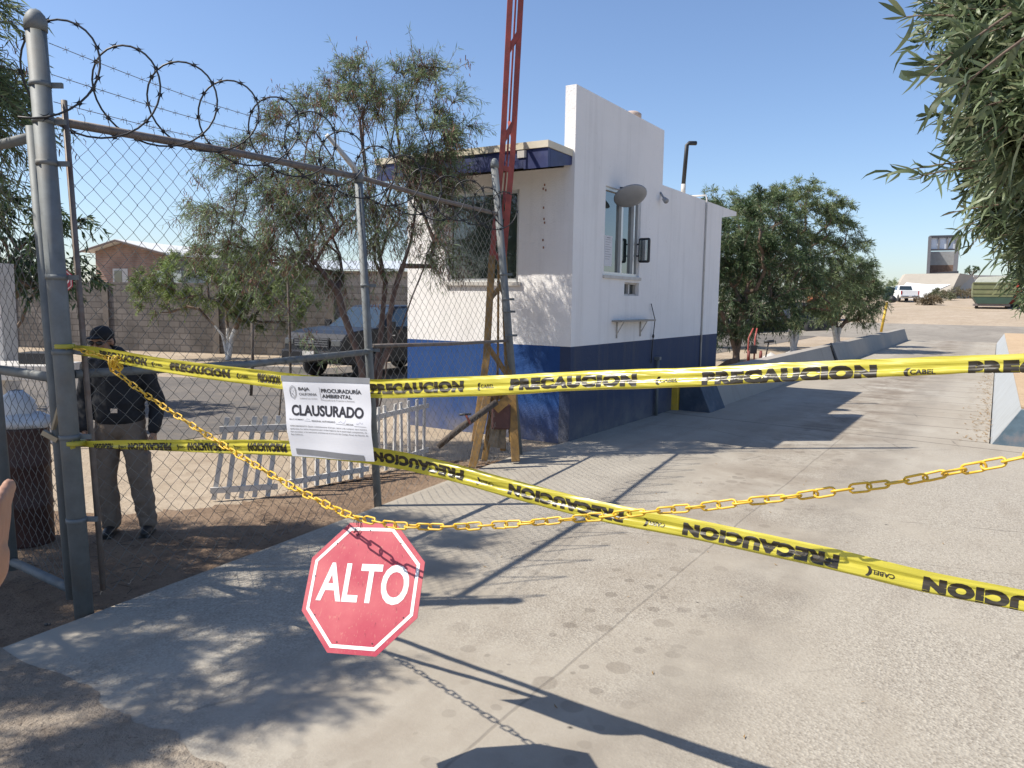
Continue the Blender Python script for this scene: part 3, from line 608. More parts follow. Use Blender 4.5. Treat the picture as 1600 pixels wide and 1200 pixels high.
mb = MB(); mb.box(gp(.03, 1.05)+V((.0, -.05, 0)), (.10, .03, .03), Matrix.Rotation(.5, 3, 'Y')); mb.box(gp(.0, 1.17)+V((.03, -.04, 0)), (.012, .05, .16), Matrix.Rotation(.3, 3, 'Y')); mb.build('latch', M('latch_metal', (.35, .3, .22), .5, .6), gate)

# ------------------------------------------------------------------ raised boom: lattice mast on a stand
mast = thing('boom_mast', 'tall lattice boom painted red above and yellow below, standing upright by the fence end', 'barrier boom', (-.1, 9.0, 0))
def Q(px, py, Y): return at(px, py, Y)
legs = [([Q(742, 690, 8.95), Q(760, 560, 9.3), Q(769, 400, 9.65), Q(785, 240, 9.7), Q(799, -40, 9.7), Q(803, -180, 9.7)], .085),
        ([Q(801, 690, 9.12), Q(793, 560, 9.45), Q(787, 402, 9.65), Q(801, 240, 9.7), Q(816, -40, 9.75), Q(819, -180, 9.75)], .085),
        ([Q(775, 690, 9.5), Q(778, 560, 9.7), Q(779, 402, 9.9), Q(793, 240, 9.95), Q(808, -40, 9.95), Q(811, -180, 9.95)], .03)]
for li, (ps, w) in enumerate(legs):
    mb = MB()
    for i in range(len(ps)-1): mb.mat(0 if i < 2 else 1).beam(ps[i], ps[i+1], w if i < 2 else w*.80, w*.6, (0, 1, 0))
    mb.build('upright', [ochre_m, red_m], mast, bevel=.004)
def legp(li, py):
    ps = legs[li][0]; ys = [690, 560, 402, 240, -40, -180]
    for i in range(5):
        if ys[i] >= py >= ys[i+1]: return lerp(ps[i], ps[i+1], (ys[i]-py)/(ys[i]-ys[i+1]))
for (a, ya, b, yb) in ((0, 470, 1, 440), (1, 590, 0, 540), (0, 395, 1, 412), (0, 220, 1, 190), (0, 262, 1, 266), (1, 330, 0, 350), (0, 80, 1, 50), (0, 640, 1, 610)):
    mb = MB(); mb.beam(legp(a, ya), legp(b, yb), .06, .045, (0, 1, 0)); mb.build('brace', ochre_m if ya > 410 else red_m, mast)
    if ya in (470, 590, 220, 330): mb = MB(); mb.beam(legp(1, ya), legp(2, ya-30), .04, .03, (0, 1, 0)); mb.build('brace', ochre_m if ya > 410 else red_m, mast)
st = thing('boom_stand', 'weathered ochre wooden stand with spread legs under the lattice boom', 'stand', (-.1, 9.0, 0))
for a, b, w in ((at(738, 727, 8.78), at(768, 588, 9.1), .095), (at(757, 716, 8.95), at(775, 600, 9.1), .075), (at(806, 717, 8.86), at(798, 590, 9.0), .10), (at(786, 700, 9.3), at(785, 590, 9.2), .07)):
    mb = MB(); a.z = max(a.z-.03, -.06); mb.beam(a, b, w, .07, (0, 1, 0)); mb.build('leg', ochre_m, st, bevel=.006)
mb = MB(); mb.beam(at(760, 612, 8.8), at(800, 606, 8.8), .12, .05, (0, 1, 0)); mb.beam(at(774, 640, 8.8), at(795, 622, 8.8), .10, .04, (0, 1, 0)); mb.build('crosspiece', ochre_m, st)
mb = MB(); mb.beam(at(770, 698, 8.98), at(776, 640, 8.95), .11, .05, (0, 1, 0)); mb.beam(at(783, 700, 9.0), at(788, 640, 9.0), .09, .05, (0, 1, 0)); mb.build('plank', wood_m, st)
mb = MB(); mb.box(at(783, 650, 8.95), (.22, .16, .3)); mb.build('counterweight', M('maroon_block', (.07, .03, .03), .7, 0, .3), st, bevel=.02)
mb = MB(); mb.tube([at(684, 698, 8.5), at(720, 668, 8.55), at(776, 628, 8.7)], [.035, .04, .036], 9); o = mb.build('boom_pole', dwood_m, loc=at(720, 668, 8.55)); tag(o, 'dark blackened pole leaning diagonally against the ochre stand', 'pole')
mb = MB(); mb.tube([at(735, 662, 8.5), at(727, 647, 8.48)], .014, 6); mb.mat(1).tube([at(718, 648, 8.45), at(736, 647, 8.5)], .013, 6); o = mb.build('crank_handle', [red_m, black_m], loc=at(730, 650, 8.5)); tag(o, 'small red crank handle with a black grip behind the leaning pole', 'handle')

# ------------------------------------------------------------------ vegetation
def rand_unit(rng, n): a = rng.normal(size=(n, 3)); return a/np.linalg.norm(a, axis=1, keepdims=True)
def grow(rng, stems, ells, ntips, step=.3, jit=.06, clump=.5):
    P = []; par = []
    for st_ in stems:
        last = -1
        for k, p in enumerate(st_):
            p = np.array(p, float)
            if k == 0 and P:
                d = np.linalg.norm(np.array(P)-p, axis=1); j = int(d.argmin())
                if d[j] < .02: last = j; continue
            if last >= 0:
                q = P[last]; n = max(1, int(np.linalg.norm(p-q)/step)); 
                for i in range(1, n+1): P.append(q+(p-q)*i/n+rng.normal(size=3)*jit*.3*(i < n)); par.append(last if i == 1 else len(P)-2)
            else: P.append(p); par.append(-1)
            last = len(P)-1
    base = P[0]
    wts = np.array([np.prod(e[1]) for e in ells]); wts = wts/wts.sum(); tips = []
    for i in range(ntips):
        c, r = ells[rng.choice(len(ells), p=wts)]; d = rand_unit(rng, 1)[0]*rng.uniform(.25, 1)**.45; tips.append(np.array(c)+d*np.array(r))
    tips = np.array(tips); tips = tips[np.argsort(np.linalg.norm(tips-base, axis=1))]; tipidx = []
    for t in tips:
        A = np.array(P); d = np.linalg.norm(A-t, axis=1); dz = np.maximum(0, np.linalg.norm(A-base, axis=1)-np.linalg.norm(t-base)*.92)
        j = int((d+dz*2+(A[:, 2] < base[2]+.5)*1.5).argmin()); q = A[j]; n = max(1, int(d[j]/step)); off = rng.normal(size=3)*jit*d[j]
        for i in range(1, n+1):
            u = i/n; P.append(q+(t-q)*u+off*4*u*(1-u)+rng.normal(size=3)*jit*.35); par.append(j if i == 1 else len(P)-2)
        tipidx.append(len(P)-1)
    return np.array(P), np.array(par), tipidx
def tree(name, label, stems, ells, ntips, twigs, leaf, lw, mats, r0=.08, rt_=.004, droop=.3, twl=(.2, .5), lpt=12, seed=1, group=None, pods=0, podmat=None, bark=None, white=0, cat='tree', step=.3, curved=False, upb=.25, extra=None, spread=.75):
    rng = np.random.default_rng(seed); P, par, tips = grow(rng, stems, ells, ntips, step)
    n = len(P); e = 2.4; acc = np.zeros(n)
    ch = np.zeros(n, int)
    for i in range(n):
        if par[i] >= 0: ch[par[i]] += 1
    rad = np.zeros(n)
    for i in range(n-1, -1, -1):
        if ch[i] == 0: acc[i] += rt_**e
        rad[i] = acc[i]**(1/e)
        if par[i] >= 0: acc[par[i]] += acc[i]
    rad *= 1; k = r0/max(rad[0], 1e-6)
    rad = rad*np.where(rad > rt_*2, k, 1+(k-1)*np.clip((rad-rt_)/(rt_), 0, 1)) if k > 1 else np.minimum(rad, r0)
    root = thing(name, label, cat, tuple(stems[0][0]), 0, group)
    wood = MB()
    for i in range(n):
        j = par[i]
        if j < 0: continue
        a, b = V(P[j]), V(P[i]); r = float(rad[j] if ch[j] == 1 else min(rad[j], rad[i]*1.35)); 
        wood.mat(1 if (white and a.z < white and r > .012) else 0); wood.tube([a, b+(b-a)*.06], [r, float(rad[i])], 8 if r > .03 else (5 if r > .012 else 3), cap=False)
    bk_ = bark or bark_m
    # leaves
    anchors = []; 
    outer = [i for i in range(n) if rad[i] < rt_*2.2 and P[i][2] > stems[0][0][2]+.4]
    tw = []
    cen = np.mean([np.array(c) for c, r in ells], axis=0)
    src = np.array([P[tips[k]] if (k := rng.integers(len(tips))) >= 0 and rng.random() < .62 else P[outer[rng.integers(len(outer))]] for _ in range(twigs)])
    out = src-cen; out /= np.linalg.norm(out, axis=1, keepdims=True)+1e-6
    d0 = out*.7+rand_unit(rng, twigs)*.75+np.array([0, 0, upb]); d0 /= np.linalg.norm(d0, axis=1, keepdims=True)
    L = rng.uniform(*twl, size=twigs)
    if extra is not None:
        for (s_, d_, l_) in extra: src = np.vstack([src, s_]); dd = np.array(d_, float); d0 = np.vstack([d0, dd/np.linalg.norm(dd)]); L = np.append(L, l_)
    T = len(src)
    tt = np.linspace(0, 1, 5)
    paths = src[:, None, :]+d0[:, None, :]*(L[:, None]*tt)[:, :, None]; paths[:, :, 2] -= droop*(L[:, None]**1)*(tt**2)[None, :]
    # twig ribbons as 3-sided tubes
    for i in range(0, T): wood.mat(0).tube([V(p) for p in paths[i]], [.0035*(1 if leaf > .05 else .8), .003, .0025, .002, .0012], 3, cap=False)
    wood.build('trunk', [bk_, lime_m], root, fix=False)
    u = rng.uniform(.05, 1.0, size=(T, lpt)); idx = np.minimum((u*4).astype(int), 3); f = u*4-idx
    ti = np.arange(T)[:, None]; base = paths[ti, idx]*(1-f[..., None])+paths[ti, idx+1]*f[..., None]; tdir = paths[ti, idx+1]-paths[ti, idx]; tdir /= np.linalg.norm(tdir, axis=2, keepdims=True)
    K = T*lpt; base = base.reshape(K, 3); tdir = tdir.reshape(K, 3)
    ld = tdir*.8+rand_unit(rng, K)*spread; ld[:, 2] -= droop*.55; ld /= np.linalg.norm(ld, axis=1, keepdims=True)
    sd = np.cross(ld, rand_unit(rng, K)); sd /= np.linalg.norm(sd, axis=1, keepdims=True); nn_ = np.cross(ld, sd)
    ll = (leaf*rng.uniform(.4, 1.3, K))[:, None]; ww = (lw*rng.uniform(.7, 1.2, K))[:, None]
    if not curved:
        vs = np.stack([base, base+ld*ll*.45+sd*ww*.5+nn_*ll*.05, base+ld*ll, base+ld*ll*.45-sd*ww*.5+nn_*ll*.05], 1).reshape(-1, 3); me = npmesh('crown', vs, 4, mats)
    else:
        bend = nn_*ll*rng.normal(0, .22, (K, 1)); g_ = np.array([0, 0, -1.])*ll*.10
        rows = []
        for t_, w_ in ((0, .15), (.2, .75), (.5, 1), (.8, .6), (1, .05)):
            c_ = base+ld*ll*t_+bend*(4*t_*(1-t_))+g_*t_*t_; fold = nn_*ww*.12*w_; rows += [c_+sd*ww*.5*w_+fold, c_-sd*ww*.5*w_+fold]
        vs = np.stack(rows, 1).reshape(-1, 3); q = np.array([[0, 1, 3, 2], [2, 3, 5, 4], [4, 5, 7, 6], [6, 7, 9, 8]]); idx = (np.arange(K)[:, None, None]*10+q[None]).reshape(-1, 4); me = npmesh('crown', vs, 4, mats, idx)
        me.polygons.foreach_set('use_smooth', [True]*len(me.polygons))
    inv_ = MW[root.name].inverted(); me.transform(inv_); link('crown', me, root)
    if pods:
        cl = rng.integers(0, T, pods); ctr = paths[cl, rng.integers(1, 5, pods)]; kk = 16; c = np.repeat(ctr, kk, 0)+rng.normal(size=(pods*kk, 3))*np.array([.05, .05, .06]); d = rand_unit(rng, pods*kk)*.45+np.array([0, 0, -1]); d /= np.linalg.norm(d, axis=1, keepdims=True)
        s_ = np.cross(d, rand_unit(rng, pods*kk)); s_ /= np.linalg.norm(s_, axis=1, keepdims=True); l_ = rng.uniform(.04, .085, (pods*kk, 1)); w_ = .0045
        m_ = c+d*l_*.5+np.cross(d, s_)*l_*.25
        vs = np.stack([c-s_*w_, c+s_*w_, m_+s_*w_, m_-s_*w_, m_-s_*w_, m_+s_*w_, c+d*l_+s_*w_*.5, c+d*l_-s_*w_*.5], 1).reshape(-1, 3)
        me = npmesh('seed_pods', vs, 4, podmat); me.transform(inv_); link('seed_pods', me, root)
    return root
lf_acacia = leafmat('acacia_leaf', (.11, .165, .065), (.225, .30, .15), (.30, .31, .17), trans=.35)
lf_grey = leafmat('grey_green_leaf', (.10, .15, .06), (.25, .31, .15), (.33, .36, .20), trans=.42)
lf_dark = leafmat('dark_leaf', (.03, .06, .024), (.09, .14, .055), (.15, .18, .08))
lf_yel = leafmat('yellow_green_leaf', (.09, .14, .035), (.21, .28, .085), (.26, .27, .11), trans=.32)
lf_near = leafmat('near_leaf', (.065, .10, .045), (.19, .235, .125), (.30, .31, .18), .45, .35)
lf_dry = leafmat('dry_leaf', (.12, .09, .05), (.22, .17, .10))
pod_m = leafmat('pod_brown', (.11, .055, .042), (.23, .12, .09), (.29, .18, .13), .8, .2)
# main many-stemmed tree in front of the booth
B = np.array([-1.75, 9.40, -.05])
stems = [[B, (-1.617, 9.430, 1.054), (-1.457, 9.480, 1.994), (-1.128, 9.580, 3.216), (-0.940, 9.580, 4.344)],
         [B, (-1.833, 9.330, 1.054), (-2.115, 9.280, 1.994), (-2.726, 9.180, 2.934), (-3.196, 9.180, 3.498)],
         [B, (-1.692, 9.480, 0.960), (-1.598, 9.680, 2.088), (-1.833, 9.780, 3.310), (-1.974, 9.780, 4.438)],
         [B, (-1.504, 9.180, 1.148), (-1.222, 9.280, 1.900), (-0.940, 9.380, 2.746)],
         [B, (-1.974, 9.180, 0.960), (-2.350, 8.880, 1.524), (-3.102, 8.680, 2.276)]]
ells = [((-2.061, 9.880, 3.810), (1.222, 0.720, 0.846)), ((-1.199, 9.880, 3.998), (0.705, 0.520, 0.799)), ((-3.164, 9.630, 2.964), (0.987, 0.720, 0.799)), ((-2.301, 9.630, 2.682), (1.128, 0.640, 0.658)), ((-1.199, 9.730, 2.870), (0.611, 0.480, 0.658)), ((-0.959, 9.830, 3.434), (0.470, 0.440, 0.564)), ((-1.103, 9.930, 4.562), (0.376, 0.320, 0.376)), ((-1.918, 9.830, 4.468), (0.470, 0.400, 0.329))]
tree('acacia_tree', 'many stemmed acacia tree with thin leaves and brown pods in front of the booth', stems, ells, 340, 3200, .095, .0078, lf_acacia, r0=.056, droop=.35, twl=(.15, .42), lpt=17, seed=3, pods=620, podmat=pod_m, bark=bark_red,
     extra=[((-0.846, 9.480, 4.579), (.35, 0, 1), .5), ((-0.799, 9.480, 4.532), (.7, 0, .8), .45), ((-1.222, 9.380, 4.720), (-.1, 0, 1), .5), ((-2.068, 9.380, 4.626), (-.3, 0, 1), .45)])
# left tree, mostly outside the frame, that shades the slab
B = np.array([-5.7, 5.3, -.05])
stems = [[B, (-5.4, 5.2, 1.2), (-5.1, 5.0, 2.3), (-4.8, 4.8, 3.3)], [B, (-5.8, 5.0, 1.2), (-5.9, 4.6, 2.4), (-5.6, 4.2, 3.4)], [B, (-5.3, 5.5, 1.3), (-4.7, 5.6, 2.4), (-4.3, 5.5, 3.3)]]
ells = [((-4.9, 5.0, 3.55), (1.5, 1.2, 1.0)), ((-4.5, 5.2, 3.2), (1.1, 1.0, .85)), ((-5.0, 4.0, 3.5), (1.35, .9, .9)), ((-5.3, 3.2, 3.3), (1.4, .8, .75)), ((-5.9, 4.6, 3.2), (1.2, 1.2, .8)), ((-4.6, 3.6, 3.9), (.9, .7, .6)), ((-4.55, 5.6, 4.3), (1.0, .8, .7))]
tree('shade_tree', 'grey green fine leaved tree at the left edge behind the tall gate post', stems, ells, 300, 6500, .11, .0125, lf_grey, r0=.09, droop=.45, twl=(.2, .5), lpt=18, seed=7, pods=260, podmat=pod_m,
     extra=[((-3.35, 5.1, 3.6), (1, 0, .3), .35), ((-3.4, 5.1, 3.35), (1, .1, .1), .3), ((-3.4, 5.0, 3.2), (1, 0, -.2), .35)])
# dark broadleaf tree beyond it
B = np.array([-8.6, 12.8, -.05])
stems = [[B, (-8.55, 12.8, .9), (-8.3, 12.8, 1.8), (-7.9, 12.8, 2.6)], [B, (-8.7, 12.8, .9), (-8.9, 12.8, 1.9), (-9.2, 12.8, 2.8)], [B, (-8.3, 12.7, 1.2), (-7.6, 12.6, 2.2)]]
ells = [((-8.8, 12.8, 3.0), (1.5, 1.1, .9)), ((-7.75, 12.7, 2.7), (.95, .8, .75)), ((-9.6, 12.8, 3.7), (1.1, 1, .9))]
tree('broadleaf_tree', 'dark broad leaved tree in front of the block wall left of the gate post', stems, ells, 150, 900, .15, .042, lf_dark, r0=.07, droop=.55, twl=(.15, .4), lpt=11, seed=9)
B = np.array([-8.3, 11.2, -.05]); tree('sapling', 'small leafy sapling beside the white pillar at the left edge', [[B, (-8.25, 11.2, .8), (-8.2, 11.2, 1.2)]], [((-8.2, 11.2, 1.2), (.35, .35, .45))], 24, 90, .10, .022, lf_yel, r0=.02, droop=.5, twl=(.1, .25), lpt=9, seed=12)
# bushy green tree with whitewashed stems near the wall
B = np.array([-8.75, 23.6, -.05])
stems = [[B, (-8.9, 23.6, .7), (-9.6, 23.6, 1.5)], [B, (-8.5, 23.6, .9), (-8.0, 23.5, 1.9)], [(-8.75, 23.6, -.05), (-8.8, 23.7, 1.2), (-8.8, 23.7, 2.4)]]
ells = [((-9.6, 23.4, 2.45), (1.7, 1.2, .95)), ((-8.2, 23.4, 2.5), (1.6, 1.3, 1.1)), ((-7.3, 23.2, 1.9), (1.5, 1.1, .9)), ((-10.6, 23.4, 2.0), (.9, .9, .7))]
tree('bushy_tree', 'low bushy yellow green tree with whitewashed stems by the block wall', stems, ells, 240, 3000, .13, .017, lf_yel, r0=.09, droop=.35, twl=(.15, .4), lpt=14, seed=14, white=.75, pods=120, podmat=pod_m)
# trees right of the booth
def rtree(px, py, Y, hw, ztop, seed, label, lm=lf_grey, pods=0, tw=2600, lean=0, zlo=1.5, leaf=.19, lw=.026, white=.8, name='acacia_tree', wf=1.0):
    g0 = at(px, py, Y); g0.z = gz(g0.x, g0.y)-.05; B = np.array(g0); H_ = ztop
    st_ = [[B, B+np.array((.1, 0, .9)), B+np.array((.3+lean, 0, 2)), B+np.array((.6+lean, 0, H_*.6))], [B, B+np.array((-.2, 0, 1)), B+np.array((-.9, 0, 2.1)), B+np.array((-1.4*wf, 0, H_*.55))], [B, B+np.array((.0, .2, 1.2)), B+np.array((.9, .4, 2.2)), B+np.array((1.6*wf+lean, .3, H_*.5))]]
    el = [(tuple(B+np.array((lean, 0, H_*.70))), (hw*.85, hw*.6, H_*.27)), (tuple(B+np.array((-hw*.45, 0, H_*.52))), (hw*.62, hw*.5, H_*.26)), (tuple(B+np.array((hw*.45+lean, 0, H_*.50))), (hw*.66, hw*.5, H_*.27)), (tuple(B+np.array((lean*.5, -.3, zlo+H_*.14))), (hw*.8, hw*.5, H_*.19))]
    return tree(name, label, st_, el, 330, tw, leaf, lw, lm, r0=.14, rt_=.006, droop=.4, twl=(.2, .6), lpt=15, seed=seed, white=white, pods=pods, podmat=pod_m)
rtree(1240, 548, 32, 3.1, 7.3, 21, 'large rounded acacia tree with a forked whitewashed trunk right of the booth', tw=4000, pods=260, lean=-.45)
rtree(1150, 556, 26, 2.4, 5.9, 22, 'dark leafy acacia tree standing right against the back end of the booth', lm=lf_dark, tw=3200, white=0, lean=-.1, zlo=1.0, leaf=.17)
rtree(1308, 534, 36, 1.25, 4.5, 23, 'small slender acacia tree with a leaning trunk at the end of the row', tw=1300, lean=.55, zlo=1.6, wf=.35)
rtree(1115, 545, 34, 2.4, 7.1, 24, 'acacia tree showing above the booth roof behind the dark leafy one', tw=1700, white=0)
# near tree hanging in at the right edge
B = np.array([6.6, 5.6, -.05])
stems = [[B, (6.2, 5.4, 1.6), (5.5, 5.2, 2.9), (4.6, 5.0, 3.8)], [B, (6.2, 5.2, 1.8), (5.0, 4.2, 3.0), (3.6, 3.2, 3.2), (2.7, 2.7, 3.0)], [B, (6.3, 5.8, 1.5), (5.6, 6.0, 2.6)]]
def blob(px, py, D, r): return (tuple(at(px+34, py, D)), (D*r/1202*1.0, D*r/1202*.9, D*r/1202*1.0))
ells = [blob(1650, 100, 2.5, 185), blob(1655, 250, 3.4, 165), blob(1672, 340, 4.4, 125), blob(1690, 395, 5.4, 105), blob(1590, 10, 3.0, 120), blob(1800, 60, 3.4, 240), blob(1850, 300, 4.6, 200), blob(1660, -160, 2.9, 200)]
tree('willow_leaf_tree', 'near tree with long narrow grey green leaves hanging in at the right edge', stems, ells, 600, 15500, .092, .0125, lf_near, r0=.10, rt_=.0025, droop=.10, twl=(.07, .22), lpt=14, seed=31, curved=True,
     extra=[(tuple(at(1540, 250, 2.6)), (-1, .1, -.05), .30), (tuple(at(1520, 262, 2.6)), (-1, -.1, -.1), .22), (tuple(at(1490, 25, 2.3)), (-1, .1, .1), .14), (tuple(at(1560, 320, 2.9)), (-1, 0, -.1), .2), (tuple(at(1510, 180, 2.6)), (-1, 0, .1), .13), (tuple(at(1580, 20, 1.7)), (-.6, 0, -.4), .2), (tuple(at(1600, 60, 1.6)), (-.7, 0, -.5), .18)], spread=.8)
# shrubs out on the sand
def shrub(px, py, Y, r, h, seed, label, lm=lf_dry, z=None):
    g0 = at(px, py, Y); z = gz(g0.x, g0.y)-.05 if z is None else z; B = np.array((g0.x, g0.y, z))
    return tree('shrub', label, [[B, B+np.array((0, 0, h*.4))]], [(tuple(B+np.array((0, 0, h*.5))), (r, r, h*.45))], 30, 260, .28, .05, lm, r0=.03, droop=.2, twl=(.2, .6), lpt=9, seed=seed, group='shrubs on the sand', cat='shrub', step=.4)
shrub(1471, 468, 88, 1.1, 1.2, 41, 'round green shrub on the sand at the foot of the concrete ramp', leafmat('scrub_leaf', (.10, .12, .06), (.20, .20, .12)))
shrub(1452, 474, 78, 1.1, .9, 42, 'low dry shrub on the sand nearest the grey apron')
shrub(1490, 466, 92, 1.3, 1.2, 43, 'second brown shrub right of the round green one', leafmat('scrub_leaf2', (.12, .11, .06), (.22, .19, .12)))
shrub(1510, 464, 95, 1.5, 1.1, 44, 'rightmost brown shrub next to the green dumpster')
for i, (px, py, Y, r, h) in enumerate(((1345, 462, 80, 2.4, 2.3), (1362, 455, 95, 3, 3.0), (1378, 452, 105, 2.6, 2.6))):
    shrub(px, py, Y, r, h, 50+i, ['tall dry brush just right of the slender acacia', 'middle clump of tall brush left of the white pickup', 'tall green brush at the left foot of the ramp'][i], [lf_dry, lf_grey, lf_grey][i])

# ------------------------------------------------------------------ block wall, house behind
def block_mat(name, c1, c2, mortar, bw, bh, ms=.012):
    mt = bpy.data.materials.new(name); mt.use_nodes = True; t = mt.node_tree; L = t.links.new; b = t.nodes['Principled BSDF']
    tc = t.nodes.new('ShaderNodeTexCoord'); mp = nd(t, 'ShaderNodeMapping'); mp.inputs[2].default_value = (pi/2, 0, 0); L(tc.outputs['Object'], mp.inputs[0])
    sp = nd(t, 'ShaderNodeSeparateXYZ'); L(tc.outputs['Object'], sp.inputs[0]); cb = nd(t, 'ShaderNodeCombineXYZ'); L(sp.outputs[0], cb.inputs[0]); L(sp.outputs[2], cb.inputs[1])
    br = nd(t, 'ShaderNodeTexBrick'); br.inputs['Scale'].default_value = 1; br.inputs['Brick Width'].default_value = bw; br.inputs['Row Height'].default_value = bh; br.inputs['Mortar Size'].default_value = ms; br.inputs['Color1'].default_value = (*c1, 1); br.inputs['Color2'].default_value = (*c2, 1); br.inputs['Mortar'].default_value = (*mortar, 1); L(cb.outputs[0], br.inputs[0])
    nz = nd(t, 'ShaderNodeTexNoise'); nz.inputs['Scale'].default_value = 1.2; nz.inputs['Detail'].default_value = 8; L(tc.outputs['Object'], nz.inputs[0]); mr = nd(t, 'ShaderNodeMapRange'); mr.inputs[1].default_value = .3; mr.inputs[2].default_value = .7; mr.inputs[3].default_value = .62; mr.inputs[4].default_value = 1.3; L(nz.outputs[0], mr.inputs[0])
    sc = nd(t, 'ShaderNodeVectorMath', operation='SCALE'); L(br.outputs['Color'], sc.inputs[0]); L(mr.outputs[0], sc.inputs['Scale']); L(sc.outputs[0], b.inputs['Base Color']); b.inputs['Roughness'].default_value = .95
    bp = nd(t, 'ShaderNodeBump'); bp.inputs['Strength'].default_value = .8; bp.inputs['Distance'].default_value = .012; iv = nd(t, 'ShaderNodeMath', operation='SUBTRACT'); iv.inputs[0].default_value = 1; L(br.outputs['Fac'], iv.inputs[1]); L(iv.outputs[0], bp.inputs['Height']); L(bp.outputs[0], b.inputs['Normal']); return mt
blk = block_mat('concrete_blocks', (.108, .094, .084), (.148, .130, .116), (.066, .056, .050), .41, .205)
blk2 = M('block_pilaster', (.14, .118, .10), .95, 0, .2, 4, bump=.4)
wa, wb = V((-22, 28.8, 0)), V((1.5, 23.6, 0)); wz = atan2((wb-wa).y, (wb-wa).x); Lw = (wb-wa).length
bw_ = thing('block_wall', 'grey concrete block wall running behind the black pickup', 'wall', wa, wz)
mb = MB(); mb.b2((0, -.08, -.1), (Lw, .08, 2.33)); mb.build('wall', blk, bw_, local=True)
for x in (4.0, 8.0, 12.3, 16.5, 20.5):
    mb = MB(); mb.b2((x-.11, -.14, -.1), (x+.11, -.081, 2.335)); mb.build('pilaster', blk2, bw_, local=True)
hs = thing('brick_house', 'small brick house with a white gabled roof behind the block wall', 'house', (-19.5, 39, 0), wz-.05)
brick = block_mat('house_brick', (.27, .165, .13), (.34, .215, .165), (.28, .235, .20), .26, .10, .012)
mb = MB(); mb.prism([(-1.8, 0), (2.6, 0), (2.6, 3.90), (0, 4.5), (-1.8, 4.06)], (0, 0, 0), (1, 0, 0), (0, 0, 1), (0, 8, 0)); mb.build('wall', brick, hs, local=True)
mb = MB(); rp_ = [(-2.15, 3.98), (0, 4.53), (2.95, 3.84), (2.95, 3.93), (0, 4.62), (-2.15, 4.07)]
mb.prism(rp_, (0, -.6, 0), (1, 0, 0), (0, 0, 1), (0, 9, 0)); mb.build('roof', M('white_roof', (.6, .6, .58), .6), hs, local=True)
mb = MB(); mb.prism([(x, z-.03) for x, z in rp_], (0, -.64, 0), (1, 0, 0), (0, 0, 1), (0, .035, 0)); mb.build('bargeboard', M('brown_board', (.10, .07, .06), .8), hs, local=True)
mb = MB(); mb.b2((-.75, -.03, 2.3), (.15, -.002, 3.2)); w_ = mb.build('window', white_m, hs, local=True); mb = MB(); mb.b2((-.65, -.045, 2.38), (-.2, -.031, 3.1)); mb.build('pane', glass_m, w_, local=True)
mb = MB(); mb.b2((2.2, -.4, 2.0), (3.6, 3, 3.1)); mb.build('annex', M('grey_green_wall', (.32, .36, .34), .8), hs, local=True)
ls = thing('long_shed', 'long low shed with a bright white sheet roof right of the brick house', 'building', (-12.0, 44, 0), wz)
mb = MB(); mb.b2((-5.5, 0, 0), (9, 8, 3.4)); mb.build('wall', M('shed_wall', (.3, .27, .24), .9), ls, local=True); mb = MB(); mb.prism([(-6, 3.42), (-6, 3.5), (9.5, 3.5), (9.5, 3.42)], (0, -.6, 0), (1, 0, 0), (0, 0, 1), (0, 9, .9)); mb.build('roof', M('sheet_roof', (.58, .6, .6), .4, .2), ls, local=True)
mb = MB(); mb.b2((-.16, -.16, 0), (.16, .16, 2.35)); o = mb.build('pillar', white_m, loc=at(2, 600, 10.6)*1, local=True); o.location.z = -.05; tag(o, 'square white pillar at the far left edge behind the gate leaf', 'pillar')
# curb beyond the drive
mb = MB(); mb.beam((-11.2, 20.6, .03), (-4.9, 19.6, .03), .18, .18); o = mb.build('kerb', conc_m, loc=(-8, 20, 0)); tag(o, kind='structure')

